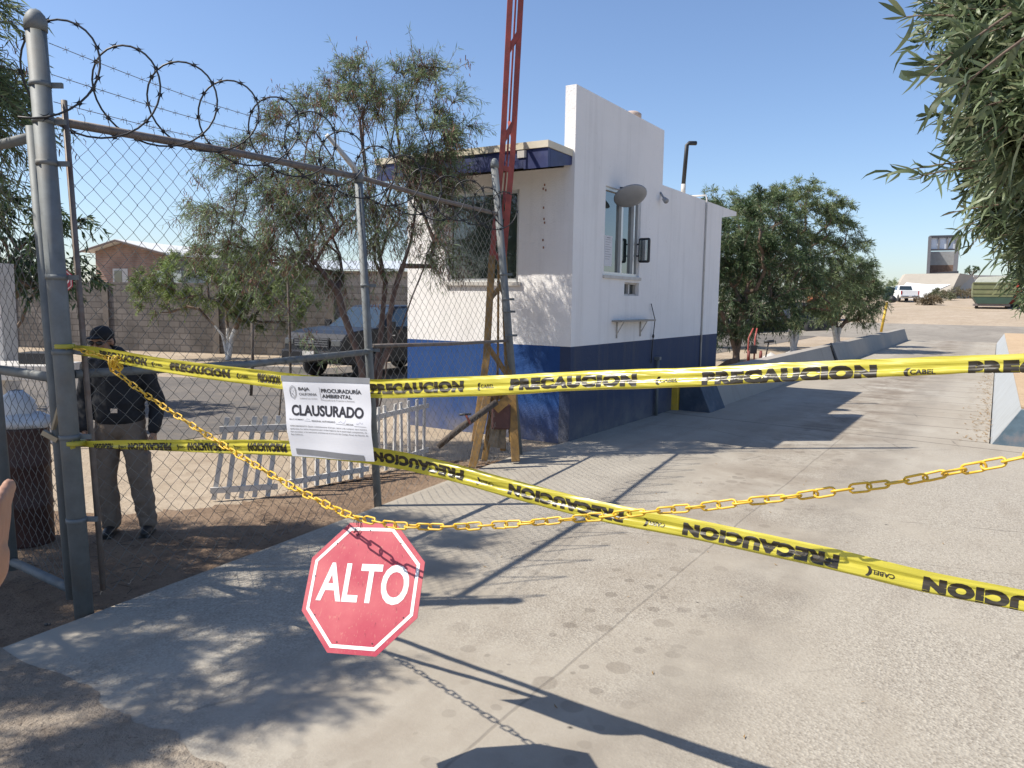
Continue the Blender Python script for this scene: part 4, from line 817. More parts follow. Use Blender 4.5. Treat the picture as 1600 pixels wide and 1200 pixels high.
# ------------------------------------------------------------------ pickups
def pickup(label, loc, rz, paint, trim, rear=False):
    """local: y forward, x right, length 5.2"""
    t = thing('pickup_truck', label, 'pickup truck', loc, rz); W2 = .92
    def body_prof():
        arch = lambda c, r=.43: [(c+r*cos(a), .36+r*sin(a)) for a in np.linspace(0, pi, 9)]
        p = [(2.52, .42)]+[(2.52, .42)]; p = [(2.55, .45), (2.60, .62), (2.58, .86), (2.52, 1.0), (2.40, 1.10), (2.1, 1.17), (1.7, 1.21), (1.35, 1.23), (1.0, 1.22), (-2.60, 1.20), (-2.62, .55), (-2.05+.0, .50)]
        p = p+[(x, z) for x, z in arch(-1.60)[::-1]]+[(-1.1, .38), (1.15, .38)]+[(x, z) for x, z in arch(1.68)[::-1]]; return p
    pr = body_prof(); mb = MB(); k = len(pr)
    secs = [(-W2, 0), (-W2*.985, 0), (W2*.985, 0), (W2, 0)]
    mb.prism(pr, (-W2, 0, 0), (0, 1, 0), (0, 0, 1), (2*W2, 0, 0)); body = mb.build('body', paint, t, local=True, bevel=.07)
    # cab with tumblehome
    mb = MB(); lo = [(1.30, 1.18), (-.95, 1.16)]; hi = [(.42, 1.76), (-.66, 1.78)]; wb_, wt_ = .88, .70
    v8 = [(-wb_, lo[0][0], lo[0][1]), (wb_, lo[0][0], lo[0][1]), (wb_, lo[1][0], lo[1][1]), (-wb_, lo[1][0], lo[1][1]), (-wt_, hi[0][0], hi[0][1]), (wt_, hi[0][0], hi[0][1]), (wt_, hi[1][0], hi[1][1]), (-wt_, hi[1][0], hi[1][1])]
    F = [(0, 1, 5, 4), (1, 2, 6, 5), (2, 3, 7, 6), (3, 0, 4, 7), (4, 5, 6, 7), (0, 3, 2, 1)]; mb.add(v8, F); cab = mb.build('cab', paint, t, local=True, bevel=.07)
    def glaze(name, quad, u0, u1, w0, w1, off=.004):
        a, b, c, d = [V(v8[i]) for i in quad]; f = lambda u, w: lerp(lerp(a, b, u), lerp(d, c, u), w); n_ = (b-a).cross(d-a).normalized()*off; mb = MB(); q = [f(u0, w0)+n_, f(u1, w0)+n_, f(u1, w1)+n_, f(u0, w1)+n_]; mb.add(q+[p-n_*3 for p in q], [(0, 1, 2, 3), (7, 6, 5, 4), (0, 4, 5, 1), (1, 5, 6, 2), (2, 6, 7, 3), (3, 7, 4, 0)]); return mb.build(name, glass_m, cab, local=True)
    glaze('windshield', (1, 0, 4, 5), .06, .94, .08, .92); glaze('rear_window', (3, 2, 6, 7), .1, .9, .15, .88)
    for qd in ((2, 1, 5, 6), (0, 3, 7, 4)):
        r_ = qd[0] == 0
        for (a, b) in ((.06, .42), (.46, .88)):
            if r_: a, b = 1-b, 1-a
            glaze('side_window', qd, a, b, .12, .88)
    mb = MB(); mb.b2((-.80, -2.45, 1.0), (.80, -1.05, 1.205)); mb.build('bed', black_m, t, local=True)
    for s_ in (-1, 1):
        for y in (1.68, -1.60):
            mb = MB(); mb.lathe((s_*.93, y, .36), [(.20, 0), (.33, 0), (.36, -.03), (.36, -.2), (.33, -.23), (.2, -.23)], 24, (s_, 0, 0)); wh = mb.build('wheel', rubber_m, t, local=True)
            mb = MB(); mb.lathe((s_*.925, y, .36), [(.001, -.03), (.06, -.01), (.19, -.04), (.215, 0), (.215, -.12), (.001, -.12)], 12, (s_, 0, 0)); mb.build('rim', trim, wh, local=True)
        mb = MB(); mb.prism([(2.38, .82), (2.60, .82), (2.59, .97), (2.34, 1.0)], (s_*.60, 0, 0), (0, 1, 0), (0, 0, 1), (s_*.30, 0, 0)); mb.build('headlight', M('lamp_glass', (.07, .072, .075), .12, spec=.4), t, local=True, bevel=.02)
        mb = MB(); mb.box((s_*.86, -2.615, .95), (.13, .04, .38)); mb.build('taillight', M('tail_red', (.35, .02, .02), .3), t, local=True)
        mb = MB(); mb.tube([(s_*.88, 1.02, 1.22), (s_*1.0, .98, 1.26)], .02, 6); mb.box((s_*1.06, .97, 1.30), (.18, .08, .17)); mb.build('mirror', paint, t, local=True)
        mb = MB(); mb.b2((s_*.925, -.2, 1.02), (s_*.94, -.02, 1.05)); mb.b2((s_*.925, .7, 1.02), (s_*.94, .88, 1.05)); mb.build('door_handle', trim, t, local=True)
        mb = MB(); 
        for y in (1.22, .28, -.62): mb.b2((s_*.918, y, .45), (s_*.9235, y+.012, 1.17))
        mb.build('door_seam', black_m, t, local=True)
    mb = MB(); mb.box((0, 2.59, .90), (1.12, .05, .24)); gr = mb.build('grille', black_m, t, local=True, bevel=.01); mb = MB()
    for i in range(4): mb.box((0, 2.62, .82+i*.055), (1.06, .015, .018))
    mb.box((0, 2.625, .91), (.20, .02, .08)); mb.build('grille_bars', trim if rear else M('dark_chrome', (.2, .2, .21), .35, .7), gr, local=True)
    mb = MB(); mb.box((0, 2.62, .60), (1.84, .16, .22)); mb.build('bumper', paint, t, local=True, bevel=.04)
    mb = MB(); mb.box((0, -2.68, .55), (1.80, .14, .18)); mb.build('bumper', trim, t, local=True, bevel=.03)
    mb = MB(); mb.box((0, 2.71, .62), (.36, .015, .16)); mb.box((0, -2.76, .57), (.32, .012, .15)); mb.build('licence_plate', white_m, t, local=True)
    return t
blackp = M('black_car_paint', (.009, .009, .011), .38, 0, .1, 2, spec=.35, dirt=(.05, .045, .04), dirt_amt=.3, dscale=1.5); chrome = M('chrome', (.5, .5, .52), .25, .9, .05); whitep = M('white_car_paint', (.75, .75, .74), .3, 0, .04, 2)
fc = (V((-5.55, 18.45, 0))+V((-4.0, 17.5, 0)))/2
pickup('dusty black pickup truck parked behind the fence left of the booth', tuple(fc+U*2.65-V((0, 0, .04))), pi-AZ+.02, blackp, chrome)
g0 = at(1410, 477, 86); pickup('white pickup truck far off on the sand below the concrete ramp', (g0.x, g0.y, gz(g0.x, g0.y)-.06), radians(-12), whitep, chrome)

# ------------------------------------------------------------------ far things
def gnd(px, Y): p = at(px, 480, Y); return V((p.x, p.y, gz(p.x, p.y)))
def up_z(py, px, Y): return at(px, py, Y).z
rampm = plaster_mat('ramp_concrete', (.42, .375, .31), .4, (.36, .31, .25)); Yr = 92
mt_ = thing('concrete_ramp', 'pale sloped concrete ramp mound below the steel hopper', 'ramp', gnd(1450, Yr))
A = at(1383, 478, Yr); Bq = at(1478, 472, Yr); C_ = at(1500, 427, Yr+6); D_ = at(1415, 428, Yr+6); E_ = at(1530, 462, Yr+22); F_ = at(1520, 430, Yr+22); G_ = at(1410, 430, Yr+26); H_ = at(1385, 470, Yr+30)
mb = MB(); mb.add([A, Bq, C_, D_, E_, F_, G_, H_], [(0, 1, 2, 3), (1, 4, 5, 2), (3, 2, 5, 6), (0, 3, 6, 7), (4, 7, 6, 5), (0, 7, 4, 1)]); mb.build('slope', rampm, mt_)
def rp(u, w): return lerp(lerp(A, Bq, u), lerp(D_, C_, u), w)
nn0 = (Bq-A).cross(D_-A).normalized()*.05; nn0 = nn0 if nn0.y < 0 else -nn0
q = [(.02, .05), (.12, .70), (.5, .62), (.93, .60), (.85, .52), (.72, .40), (.66, .25), (.68, .12), (.3, .06)]
mb = MB(); mb.add([rp(*p)+nn0 for p in q], [tuple(range(len(q)))]); mb.build('white_patch', M('whitewashed', (.82, .82, .81), .8), mt_)
tw_ = thing('steel_hopper', 'tall open steel hopper standing on top of the pale ramp', 'hopper', at(1474, 428, Yr+9))
s0 = Yr+9; a = at(1450, 427, s0); b = at(1492, 427, s0); a2 = at(1453, 370, s0+1); b2 = at(1497, 369, s0+1); dp = V((1.72, 3.0, 0)); a.z -= .3; b.z -= .3
ghop = M('grey_sheet', (.36, .37, .38), .6, .2, .12, 2, dirt=(.3, .24, .2), dirt_amt=.4); hop_r = M('rusty_sheet', (.20, .13, .10), .8, 0, .3, 2); hop_f = M('frame_dark', (.10, .10, .11), .7); lite = M('pale_panels', (.62, .66, .70), .5, 0, .05)
mb = MB(); mid0 = lerp(a, a2, .66); mid1 = lerp(b, b2, .66); mb.beam(a, a2, .35, .35); mb.beam(b, b2, .5, .6); mb.beam(a2, b2, .3, .3); mb.beam(mid0, mid1, .22, .22); mb.beam(lerp(a, b, 0), lerp(a, b, 1.08)+V((0, 0, .3)), .7, .6)
for u in (.33, .64): mb.beam(lerp(mid0, mid1, u), lerp(a2, b2, u), .2, .2)
mb.build('frame', hop_f, tw_)
mb = MB(); mb.add([mid0+V((0, .1, 0)), mid1+V((0, .1, 0)), b2+V((0, .1, 0)), a2+V((0, .1, 0)), mid0+V((0, .2, 0)), mid1+V((0, .2, 0)), b2+V((0, .2, 0)), a2+V((0, .2, 0))], [(0, 1, 2, 3), (7, 6, 5, 4), (0, 4, 5, 1), (3, 2, 6, 7)]); mb.build('upper_panels', lite, tw_)
mb = MB(); lo0 = lerp(a, a2, .3); lo1 = lerp(b, b2, .3); mb.add([lo0+dp, lo1+dp, mid1+dp, mid0+dp], [(0, 1, 2, 3)]); mb.add([a, a+dp, a2+dp, a2], [(0, 1, 2, 3)]); mb.add([b, b+dp, b2+dp, b2], [(0, 1, 2, 3)]); mb.build('shell', ghop, tw_)
mb = MB(); mb.add([a+dp, b+dp, lo1+dp, lo0+dp], [(0, 1, 2, 3)]); mb.build('lower_sheet', hop_r, tw_)
# far small tree on the ridge
B = np.array(at(1517, 446, 120)); B[2] -= 1
tree('umbrella_tree', 'tiny flat topped tree on the ridge right of the steel hopper', [[B, B+np.array((.1, 0, 2.4)), B+np.array((.4, 0, 3.2))]], [(tuple(B+np.array((0, 0, 3.4))), (1.0, 1.0, .45))], 40, 260, .2, .05, lf_dark, r0=.12, droop=.2, twl=(.2, .4), lpt=8, seed=61, step=.5)
wbk = thing('white_shed', 'low white shed on the horizon behind the green dumpster', 'building', gnd(1555, 125))
a = at(1521, 440, 122); mb = MB(); mb.b2((a.x, a.y, a.z-4), (a.x+10, a.y+6, a.z+.6)); mb.build('wall', M('shedw', (.6, .6, .6), .8), wbk); mb = MB(); mb.b2((a.x-.2, a.y-.3, a.z+.62), (a.x+10.2, a.y+6.3, a.z+1.0)); mb.build('roof', white_m, wbk)
# green roll-off dumpster with a red truck part
g0 = gnd(1551, 68); du = thing('dumpster', 'big green roll off dumpster on the sand with a pale tarp on top', 'dumpster', g0, -AZ+.05)
grn = M('green_steel', (.15, .16, .075), .6, 0, .2, 1.5, dirt=(.2, .17, .1), dirt_amt=.5, dscale=1.5); grn2 = M('dark_green_steel', (.03, .06, .04), .6, 0, .2, 1.5)
mb = MB(); mb.prism([(-1.55, 1.02), (1.5, 1.02), (1.62, 1.35), (1.62, 2.25), (-1.6, 2.25), (-1.6, 1.35)], (0, 0, 0), (1, 0, 0), (0, 0, 1), (0, 5, 0)); mb.build('box', grn, du, local=True)
mb = MB(); mb.prism([(-1.2, .42), (1.15, .42), (1.5, 1.0), (-1.55, 1.0)], (0, .02, 0), (1, 0, 0), (0, 0, 1), (0, 4.9, 0)); mb.build('hull', grn2, du, local=True)
mb = MB(); mb.b2((-1.62, -.06, 1.72), (1.64, 0.0, 1.82)); mb.b2((-1.62, -.08, 2.2), (1.64, -.001, 2.3)); mb.b2((-1.6, -.05, 1.30), (1.6, -.002, 1.36)); mb.build('rib', grn, du, local=True)
mb = MB(); mb.prism([(-1.5, 2.26), (-1.2, 2.75), (.9, 2.85), (1.3, 2.6), (1.5, 2.26)], (0, .1, 0), (1, 0, 0), (0, 0, 1), (0, 4.6, 0)); mb.build('tarp', M('pale_tarp', (.5, .52, .45), .8), du, local=True)
mb = MB(); mb.b2((-1.4, .1, .22), (1.3, 4.8, .42)); mb.build('skid_frame', rail_m, du, local=True)
for x in (-1.2, 1.05): mb = MB(); mb.lathe((x, .6, .22), [(.25, -.12), (.25, .12)], 14, (1, 0, 0)); mb.build('wheel', rubber_m, du, local=True)
g0 = gnd(1584, 71); rt_t = thing('red_tank', 'red steel container standing just right of the green dumpster', 'container', g0, -AZ)
redc = M('bright_red_steel', (.42, .05, .025), .6, 0, .2, 2)
mb = MB(); mb.b2((-.55, 0, .3), (.55, 2.5, 2.15)); mb.build('box', redc, rt_t, local=True, bevel=.04); mb = MB()
for z in (.5, .95, 1.4, 1.85): mb.b2((-.58, -.05, z), (.58, 0, z+.1))
mb.build('rib', redc, rt_t, local=True); mb = MB(); mb.b2((-.45, .1, -.1), (.45, 2.3, .3)); mb.build('skid', black_m, rt_t, local=True)
# leaning yellow post with a dark signal lamp
p0 = at(1377, 513, 42.5); p1 = at(1386, 472, 42.5)
sp_ = thing('signal_post', 'leaning yellow post with a dark signal lamp at the far end of the left barrier', 'signal', p0)
mb = MB(); mb.tube([p0-V((0, 0, .2)), p1], .07, 10); mb.build('post', yel_m, sp_)
mb = MB(); q = at(1389, 459, 42.5); mb.box(q, (.42, .3, .75), Matrix.Rotation(.2, 3, 'Y')); hd = mb.build('lamp_housing', M('dark_green_box', (.01, .03, .025), .5), sp_, bevel=.05)
mb = MB(); mb.lathe(at(1392, 467, 42.3), [(.20, 0), (.21, .1), (.14, .3), (.001, .31)], 16, (.25, -.9, -.2)); mb.build('lamp', black_m, hd)
# flatbed and cab behind the trees
fb = thing('flatbed_trailer', 'dark flatbed trailer parked beyond the trees right of the booth', 'trailer', gnd(1180, 50))
a = at(1128, 503, 50); b = at(1290, 503, 52); mb = MB(); mb.beam(a, b, 2.2, .25); mb.build('deck', black_m, fb); mb = MB(); mb.beam(a-V((0, 0, .35)), b-V((0, 0, .35)), .9, .35); mb.build('chassis', rubber_m, fb)
for px in (1133, 1148, 1270, 1284):
    q = at(px, 514, 49.6); mb = MB(); mb.lathe((q.x, q.y, .45), [(.3, 0), (.48, 0), (.48, .3), (.3, .3)], 16, (0, 1, 0)); mb.build('wheel', rubber_m, fb)
crm = M('grey_crate', (.28, .27, .26), .8)
for i, (px, w) in enumerate(((1146, .5), (1160, .7), (1176, .55), (1189, .6), (1206, .9))):
    q = at(px, 497, 50); mb = MB(); mb.box(q+V((0, 0, .0)), (w, .9, .42)); o = mb.build('crate', crm, loc=q-V((0, 0, .2)), bevel=.02); tag(o, 'grey crate riding on the deck of the dark flatbed trailer', 'crate', 'crates on the flatbed')
q = at(1250, 490, 52); cg = thing('cage_container', 'dark blue barred container standing on the flatbed behind the large acacia', 'container', q-V((0, 0, .9)))
mb = MB(); mb.box(q, (2.1, 2, 1.5)); mb.build('box', M('dark_blue_steel', (.02, .03, .06), .5), cg)
mb = MB()
for i in range(9): mb.beam(q+V((-1.05+i*.26, -1.03, -.75)), q+V((-1.05+i*.26, -1.03, .75)), .05)
mb.build('bars', galv, cg)
q = at(1287, 487, 56); rc = thing('orange_truck_cab', 'orange red truck cab half hidden behind the right acacia trunks', 'truck', V((q.x, q.y, 0)))
ocab = M('orange_red', (.42, .085, .03), .45); mb = MB(); mb.prism([(-.9, .6), (.9, .6), (.9, 2.2), (.6, 2.65), (-.9, 2.65)], (q.x, q.y-.9, .1), (1, 0, 0), (0, 0, 1), (0, 1.9, 0)); mb.build('cab', ocab, rc, bevel=.05)
mb = MB(); mb.box((q.x-.1, q.y-.92, 2.2), (1.2, .03, .6)); mb.build('window', glass_m, rc)
for dx in (-.5, .6): mb = MB(); mb.lathe((q.x+dx, q.y-.9, .5), [(.3, 0), (.48, 0), (.48, .3), (.3, .3)], 16, (0, 1, 0)); mb.build('wheel', rubber_m, rc)
# clutter behind the left barrier
q = at(1125, 575, 18.5); mb = MB(); A0 = vw(18.2, -4.95, 0); 
rs = M('rusty_sheet_iron', (.05, .035, .03), .8, 0, .4, 5); pts_ = [(0, 0)]+[(i*.06, .30+.12*i*.06+(.018 if i % 2 else 0)) for i in range(0, 23)]+[(1.32, 0)]
a = at(1118, 585, 18.3); b = at(1160, 582, 19.4); d = (b-a).normalized(); mb.prism([(0, -.1), (1.05, -.1), (1.15, .56), (.55, .50), (.0, .34)], (a.x, a.y, .05), d, (0, 0, 1), (.02, .03, 0)); o = mb.build('sheet_metal', rs, loc=(a.x, a.y, 0)); tag(o, 'dark rusty sheet of metal leaning at the back corner of the booth', 'metal sheet')
ht = thing('hand_truck', 'red hand truck standing in the dirt behind the left barrier', 'hand truck', gnd(1172, 20))
Yh = 20.2
for xs in ((1170, 1168, 1177, 1179), (1180, 1178, 1183, 1189)):
    mb = MB(); mb.tube([at(xs[0]-2, 565, Yh), at(xs[1]+1, 545, Yh), at(xs[1]+2, 528, Yh), at(xs[2], 513, Yh+.1)], .022, 6); mb.build('frame', red_m, ht)
mb = MB(); mb.box(at(1177, 546, Yh), (.16, .1, .22)); mb.build('axle_box', black_m, ht)
for px in (1167, 1186): mb = MB(); mb.lathe(at(px, 556, Yh-.1), [(.05, 0), (.14, .01), (.14, .07), (.05, .08)], 14, (1, -.3, 0)); mb.build('wheel', M('redwheel', (.16, .04, .03), .7), ht)
mb = MB(); mb.box(at(1175, 566, Yh-.2), (.35, .25, .03)); mb.build('toe_plate', red_m, ht)
mb = MB(); mb.tube([at(1196, 560, 20.5), at(1201, 535, 20.5)], .018, 6); mb.tube([at(1194, 534, 20.5), at(1209, 533, 20.5)], .04, 8); o = mb.build('tamper', black_m, loc=at(1196, 560, 20.5)); tag(o, 'black T handled tool standing beside the red hand truck', 'tool')
for i, (px, py, Y, s) in enumerate(((1205, 552, 22, .55), (1232, 549, 24, .42), (1247, 553, 22.5, .36))):
    q = at(px, py, Y); mb = MB(); rr = random.Random(i); mb.ell((q.x, q.y, .2), (s*.6, s*.5, s*.55), 7); 
    for k in range(len(mb.v)): mb.v[k] += V((rr.uniform(-.05, .05), rr.uniform(-.05, .05), rr.uniform(-.05, .05)))
    o = mb.build('concrete_lump', M('pale_rubble', (.40, .38, .35), .9, 0, .2, 8), loc=(q.x, q.y, 0)); tag(o, ['largest pale concrete lump beside the black T handled tool', 'pale concrete lump left of the forked acacia trunk', 'small pale concrete lump touching the forked acacia trunk'][i], 'rubble', 'concrete lumps under the trees')

# ------------------------------------------------------------------ yard things behind the fence
picket_m = M('picket_white', (.64, .62, .58), .6, 0, .12, 7, dirt=(.32, .26, .2), dirt_amt=.5, dscale=6)
def picket_panel(label, a, b, h0, h1, n, lean=V((0, 0, 0))):
    a = V(a); b = V(b); t = thing('picket_fence', label, 'picket fence', (a+b)/2, 0, 'low white picket panels'); d = (b-a); 
    for i in range(n):
        u = (i+.3)/n; p = a+d*u; h = lerp(h0, h1, u); j = V((random.Random(i).uniform(-.02, .02), 0, 0)); mb = MB(); mb.beam(p, p+V((0, 0, h))+lean+j, .045, .018, d.normalized().cross(V((0, 0, 1)))); mb.build('picket', picket_m, t)
    for z in (.12, .86):
        mb = MB(); mb.beam(a+V((0, 0, h0*z))+lean*z+V((.0, -.018, 0)), b+V((0, 0, h1*z))+lean*z+V((0, -.018, 0)), .02, .055, (0, 0, 1)); mb.build('rail', picket_m, t)
    return t
picket_panel('short white picket panel leaning open nearest the guard', (-2.86, 7.15, -.03), (-2.28, 7.35, -.03), .78, .78, 5, V((.10, .1, 0)))
picket_panel('middle white picket panel standing behind the paper notice', (-2.22, 7.55, -.03), (-1.55, 8.25, -.03), .72, .72, 7)
picket_panel('white picket panel nearest the ochre stand', (-1.50, 8.35, -.03), (-1.02, 9.35, -.03), .74, .74, 7)
br_ = thing('barrel', 'reddish brown barrel with a white sack over its top beside the gate leaf', 'barrel', (-3.76, 5.85, -.04))
mb = MB(); mb.lathe((-3.76, 5.85, -.04), [(.17, 0), (.175, .02), (.175, .3), (.183, .31), (.175, .33), (.175, .62), (.183, .63), (.175, .65), (.175, .9), (.18, .92)], 28); mb.build('drum', M('red_brown_drum', (.055, .024, .02), .6, 0, .25, 4), br_)
mb = MB(); rr = random.Random(4); mb.ell((-3.76, 5.85, .92), (.205, .205, .08), 18); mb.ell((-3.80, 5.85, 1.02), (.13, .13, .14), 14)
for k in range(len(mb.v)): mb.v[k] += V((rr.uniform(-.012, .012), rr.uniform(-.012, .012), rr.uniform(-.012, .012)))
mb.build('sack', M('white_sack', (.65, .66, .68), .5), br_)
tb = thing('table', 'white topped table behind the gate leaf at the left edge', 'table', (-6.7, 10.2, -.04))
mb = MB(); mb.b2((-7.3, 9.8, .78), (-5.9, 10.5, .98)); mb.build('tabletop', white_m, tb, bevel=.01)
for x in (-7.2, -6.0):
    for y in (9.9, 10.4): mb = MB(); mb.beam((x, y, -.04), (x, y, .78), .05); mb.build('leg', white_m, tb)
mb = MB(); mb.b2((-6.45, 10.0, .982), (-6.05, 10.3, 1.13)); o = mb.build('box', black_m, loc=(-6.25, 10.15, .982), bevel=.01); tag(o, 'black box with a pale lid on the white table', 'box')
mb = MB(); mb.lathe((-6.95, 10.0, .982), [(.055, 0), (.065, .2), (.06, .21)], 14); o = mb.build('cup', M('blue_plastic', (.01, .12, .5), .4), loc=(-6.95, 10, .982)); tag(o, 'bright blue cup on the white table', 'cup')
# thin stakes in the yard
for i, (a, b, r) in enumerate((((at(455, 700, 11)), at(448, 400, 11), .018), (at(393, 655, 15), at(394, 505, 15), .03), (at(430, 700, 10.6), at(440, 600, 10.6), .012))):
    a.z = -.06; mb = MB(); mb.tube([a, lerp(a, b, .5)+V((.02, 0, 0)), b], r, 6); o = mb.build('stake', dwood_m, loc=tuple(a)); tag(o, ['tall thin dark stake in front of the black pickup', 'short dark stake by the driveway kerb', 'thin leaning stake behind the paper notice'][i], 'stake', 'stakes in the yard')
# fallen sticks and debris on the dirt by the fence
deb = MB(); rr = random.Random(8)
for i in range(190):
    s = rr.random(); p = fpt(2*s, 0)+V((-rr.uniform(.05, 1.5), rr.uniform(-.2, .6), -.03)); a = rr.uniform(0, pi); l = rr.uniform(.03, .16); deb.tube([p, p+V((cos(a)*l*.5+rr.uniform(-.008, .008), sin(a)*l*.5, .005)), p+V((cos(a)*l, sin(a)*l, .002))], .0022, 3, cap=False)
o = deb.build('twig_litter', dwood_m, fix=False); tag(o, 'dry twigs and leaf litter scattered along the fence foot', 'litter', kind='stuff')
deb = MB()
for i in range(260): 
    v = rr.uniform(12.6, 26); w = -abs(rr.gauss(0, .16))+.02; p = vw(v, w, .006); a = rr.uniform(0, pi); l = rr.uniform(.03, .12); deb.add([p, p+V((cos(a)*l, sin(a)*l, .012)), p+V((cos(a)*l*.5-sin(a)*.02, sin(a)*l*.5+cos(a)*.02, .004))], [(0, 1, 2)])
for i in range(60):
    p = vw(rr.uniform(3, 12), rr.uniform(-3.5, 1.5), .004); a = rr.uniform(0, pi); l = rr.uniform(.015, .04); deb.add([p, p+V((cos(a)*l, sin(a)*l, .008)), p+V((cos(a)*l*.5-sin(a)*.008, sin(a)*l*.5+cos(a)*.008, .002))], [(0, 1, 2)])
o = deb.build('dry_leaves', M('dry_leaf_litter', (.22, .14, .06), .9, 0, .3), fix=False); tag(o, 'dry brown leaves collected along the right edge of the lane', 'leaves', kind='stuff')
# small stones
deb = MB()
for i in range(240):
    u = rr.random(); base_ = lerp(V((-2.74, 3.93, 0)), V((-.2, 2.45, 0)), u); p = base_+V((rr.gauss(-.1, .45), rr.gauss(-.15, .35), -.03)); s = rr.uniform(.004, .016); deb.ell(p, (s, s*1.2, s*.7), 6)
deb.ell((-1.42, 2.86, .0), (.045, .03, .03), 8)
o = deb.build('pebbles', M('pebble', (.13, .11, .09), .95, 0, .4), fix=False); tag(o, 'loose pebbles on the dusty verge at the bottom left', 'pebbles', kind='stuff')

# red stop sign partly hidden behind the tall post: built by the same maker as the near one
red_sign = bpy.data.materials.new('faded_red')
def sign_red():
    mt = red_sign; mt.use_nodes = True; t = mt.node_tree; L = t.links.new; b = t.nodes['Principled BSDF']; tc = t.nodes.new('ShaderNodeTexCoord').outputs['Object']
    n = nd(t, 'ShaderNodeTexNoise'); n.inputs['Scale'].default_value = 4.5; n.inputs['Detail'].default_value = 5; L(tc, n.inputs[0]); r = nd(t, 'ShaderNodeValToRGB'); L(n.outputs[0], r.inputs[0])
    r.color_ramp.elements[0].position = .36; r.color_ramp.elements[0].color = (.38, .028, .058, 1); r.color_ramp.elements[1].position = .68; r.color_ramp.elements[1].color = (.50, .11, .12, 1)
    mp = nd(t, 'ShaderNodeMapping'); mp.inputs[3].default_value = (14, 14, 2.5); L(tc, mp.inputs[0]); n2 = nd(t, 'ShaderNodeTexNoise'); n2.inputs['Scale'].default_value = 9; n2.inputs['Detail'].default_value = 7; L(mp.outputs[0], n2.inputs[0])
    m_ = nd(t, 'ShaderNodeMapRange'); m_.inputs[1].default_value = .60; m_.inputs[2].default_value = .72; m_.inputs[4].default_value = .4; L(n2.outputs[0], m_.inputs[0]); x = nd(t, 'ShaderNodeMix', data_type='RGBA'); L(m_.outputs[0], x.inputs[0]); L(r.outputs[0], x.inputs[6]); x.inputs[7].default_value = (.55, .28, .2, 1); L(x.outputs[2], b.inputs['Base Color']); b.inputs['Roughness'].default_value = .55
sign_red()
sign_white = M('sign_white', (.80, .78, .75), .5, 0, .04, 20, dirt=(.5, .42, .3), dirt_amt=.6, dscale=14)
def text2d(s, size=1, bold=0, align='CENTER', xs=1, font=None, sp=1):
    cu = bpy.data.curves.new('t', 'FONT'); cu.body = s; cu.size = size; cu.offset = bold; cu.align_x = align; cu.fill_mode = 'FRONT'; cu.space_character = sp; cu.resolution_u = 4
    o = bpy.data.objects.new('t', cu); COL.objects.link(o); dg = bpy.context.evaluated_depsgraph_get(); me = bpy.data.meshes.new_from_object(o.evaluated_get(dg)); bpy.data.objects.remove(o)
    vs = [(v.co.x*xs, v.co.y) for v in me.vertices]; fs = [tuple(p.vertices) for p in me.polygons]; bpy.data.meshes.remove(me)
    return vs, fs
def fit_text(s, w, h, bold=0, sp=1):
    vs, fs = text2d(s, 1, bold, 'LEFT', 1, None, sp); xs = [v[0] for v in vs]; ys = [v[1] for v in vs]; x0, x1, y0, y1 = min(xs), max(xs), min(ys), max(ys)
    return [((x-x0)/(x1-x0)*w, (y-y0)/(y1-y0)*h) for x, y in vs], fs
def stop_sign(label, c, R, yaw, pit, rol, par_name='stop_sign', group=None):
    nn_ = V((sin(yaw)*cos(pit), -cos(yaw)*cos(pit), sin(pit))); r_ = V((cos(yaw), sin(yaw), 0)); r_ = (r_-nn_*r_.dot(nn_)).normalized(); u_ = nn_.cross(r_)
    r2 = r_*cos(rol)+u_*sin(rol); u2 = -r_*sin(rol)+u_*cos(rol); c = V(c)
    t = thing(par_name, label, 'stop sign', c, 0, group)
    oc = lambda k: [(k*cos(radians(112.5-45*i)), k*sin(radians(112.5-45*i))) for i in range(8)]
    mb = MB(); mb.prism(oc(R), c, r2, u2, -nn_*.0025); mb.build('plate', red_sign, t)
    o1, o2 = oc(R*.925), oc(R*.872); mb = MB(); P = lambda q: c+r2*q[0]+u2*q[1]+nn_*.0008
    mb.add([P(q) for q in o1]+[P(q) for q in o2], [(i, (i+1) % 8, 8+(i+1) % 8, 8+i) for i in range(8)]); mb.build('border', sign_white, t)
    vs, fs = fit_text('ALTO', R*1.46, R*.56, .022, 1.0); mb = MB(); mb.add([P((x-R*.73, y-R*.23)) for x, y in vs], fs); mb.build('lettering', sign_white, t)
    return t, (r2, u2, nn_)
sg, (r2, u2, n2) = stop_sign('faded red ALTO stop sign hanging from the yellow plastic chain', (-.572, 2.90, .780), .2725, -.367, .508, .10)
stop_sign('red stop sign mostly hidden behind the tall gate post, showing its last letter', at(89, 438, 9.5), .185, .3, 0, 0)
# its post
q = at(92, 437, 9.53); mb = MB(); mb.beam((q.x, q.y+.03, -.05), (q.x, q.y+.03, q.z+.2), .04); o = mb.build('sign_post', galv, loc=(q.x, q.y, 0)); tag(o, 'thin post carrying the half hidden red sign behind the gate post', 'post')
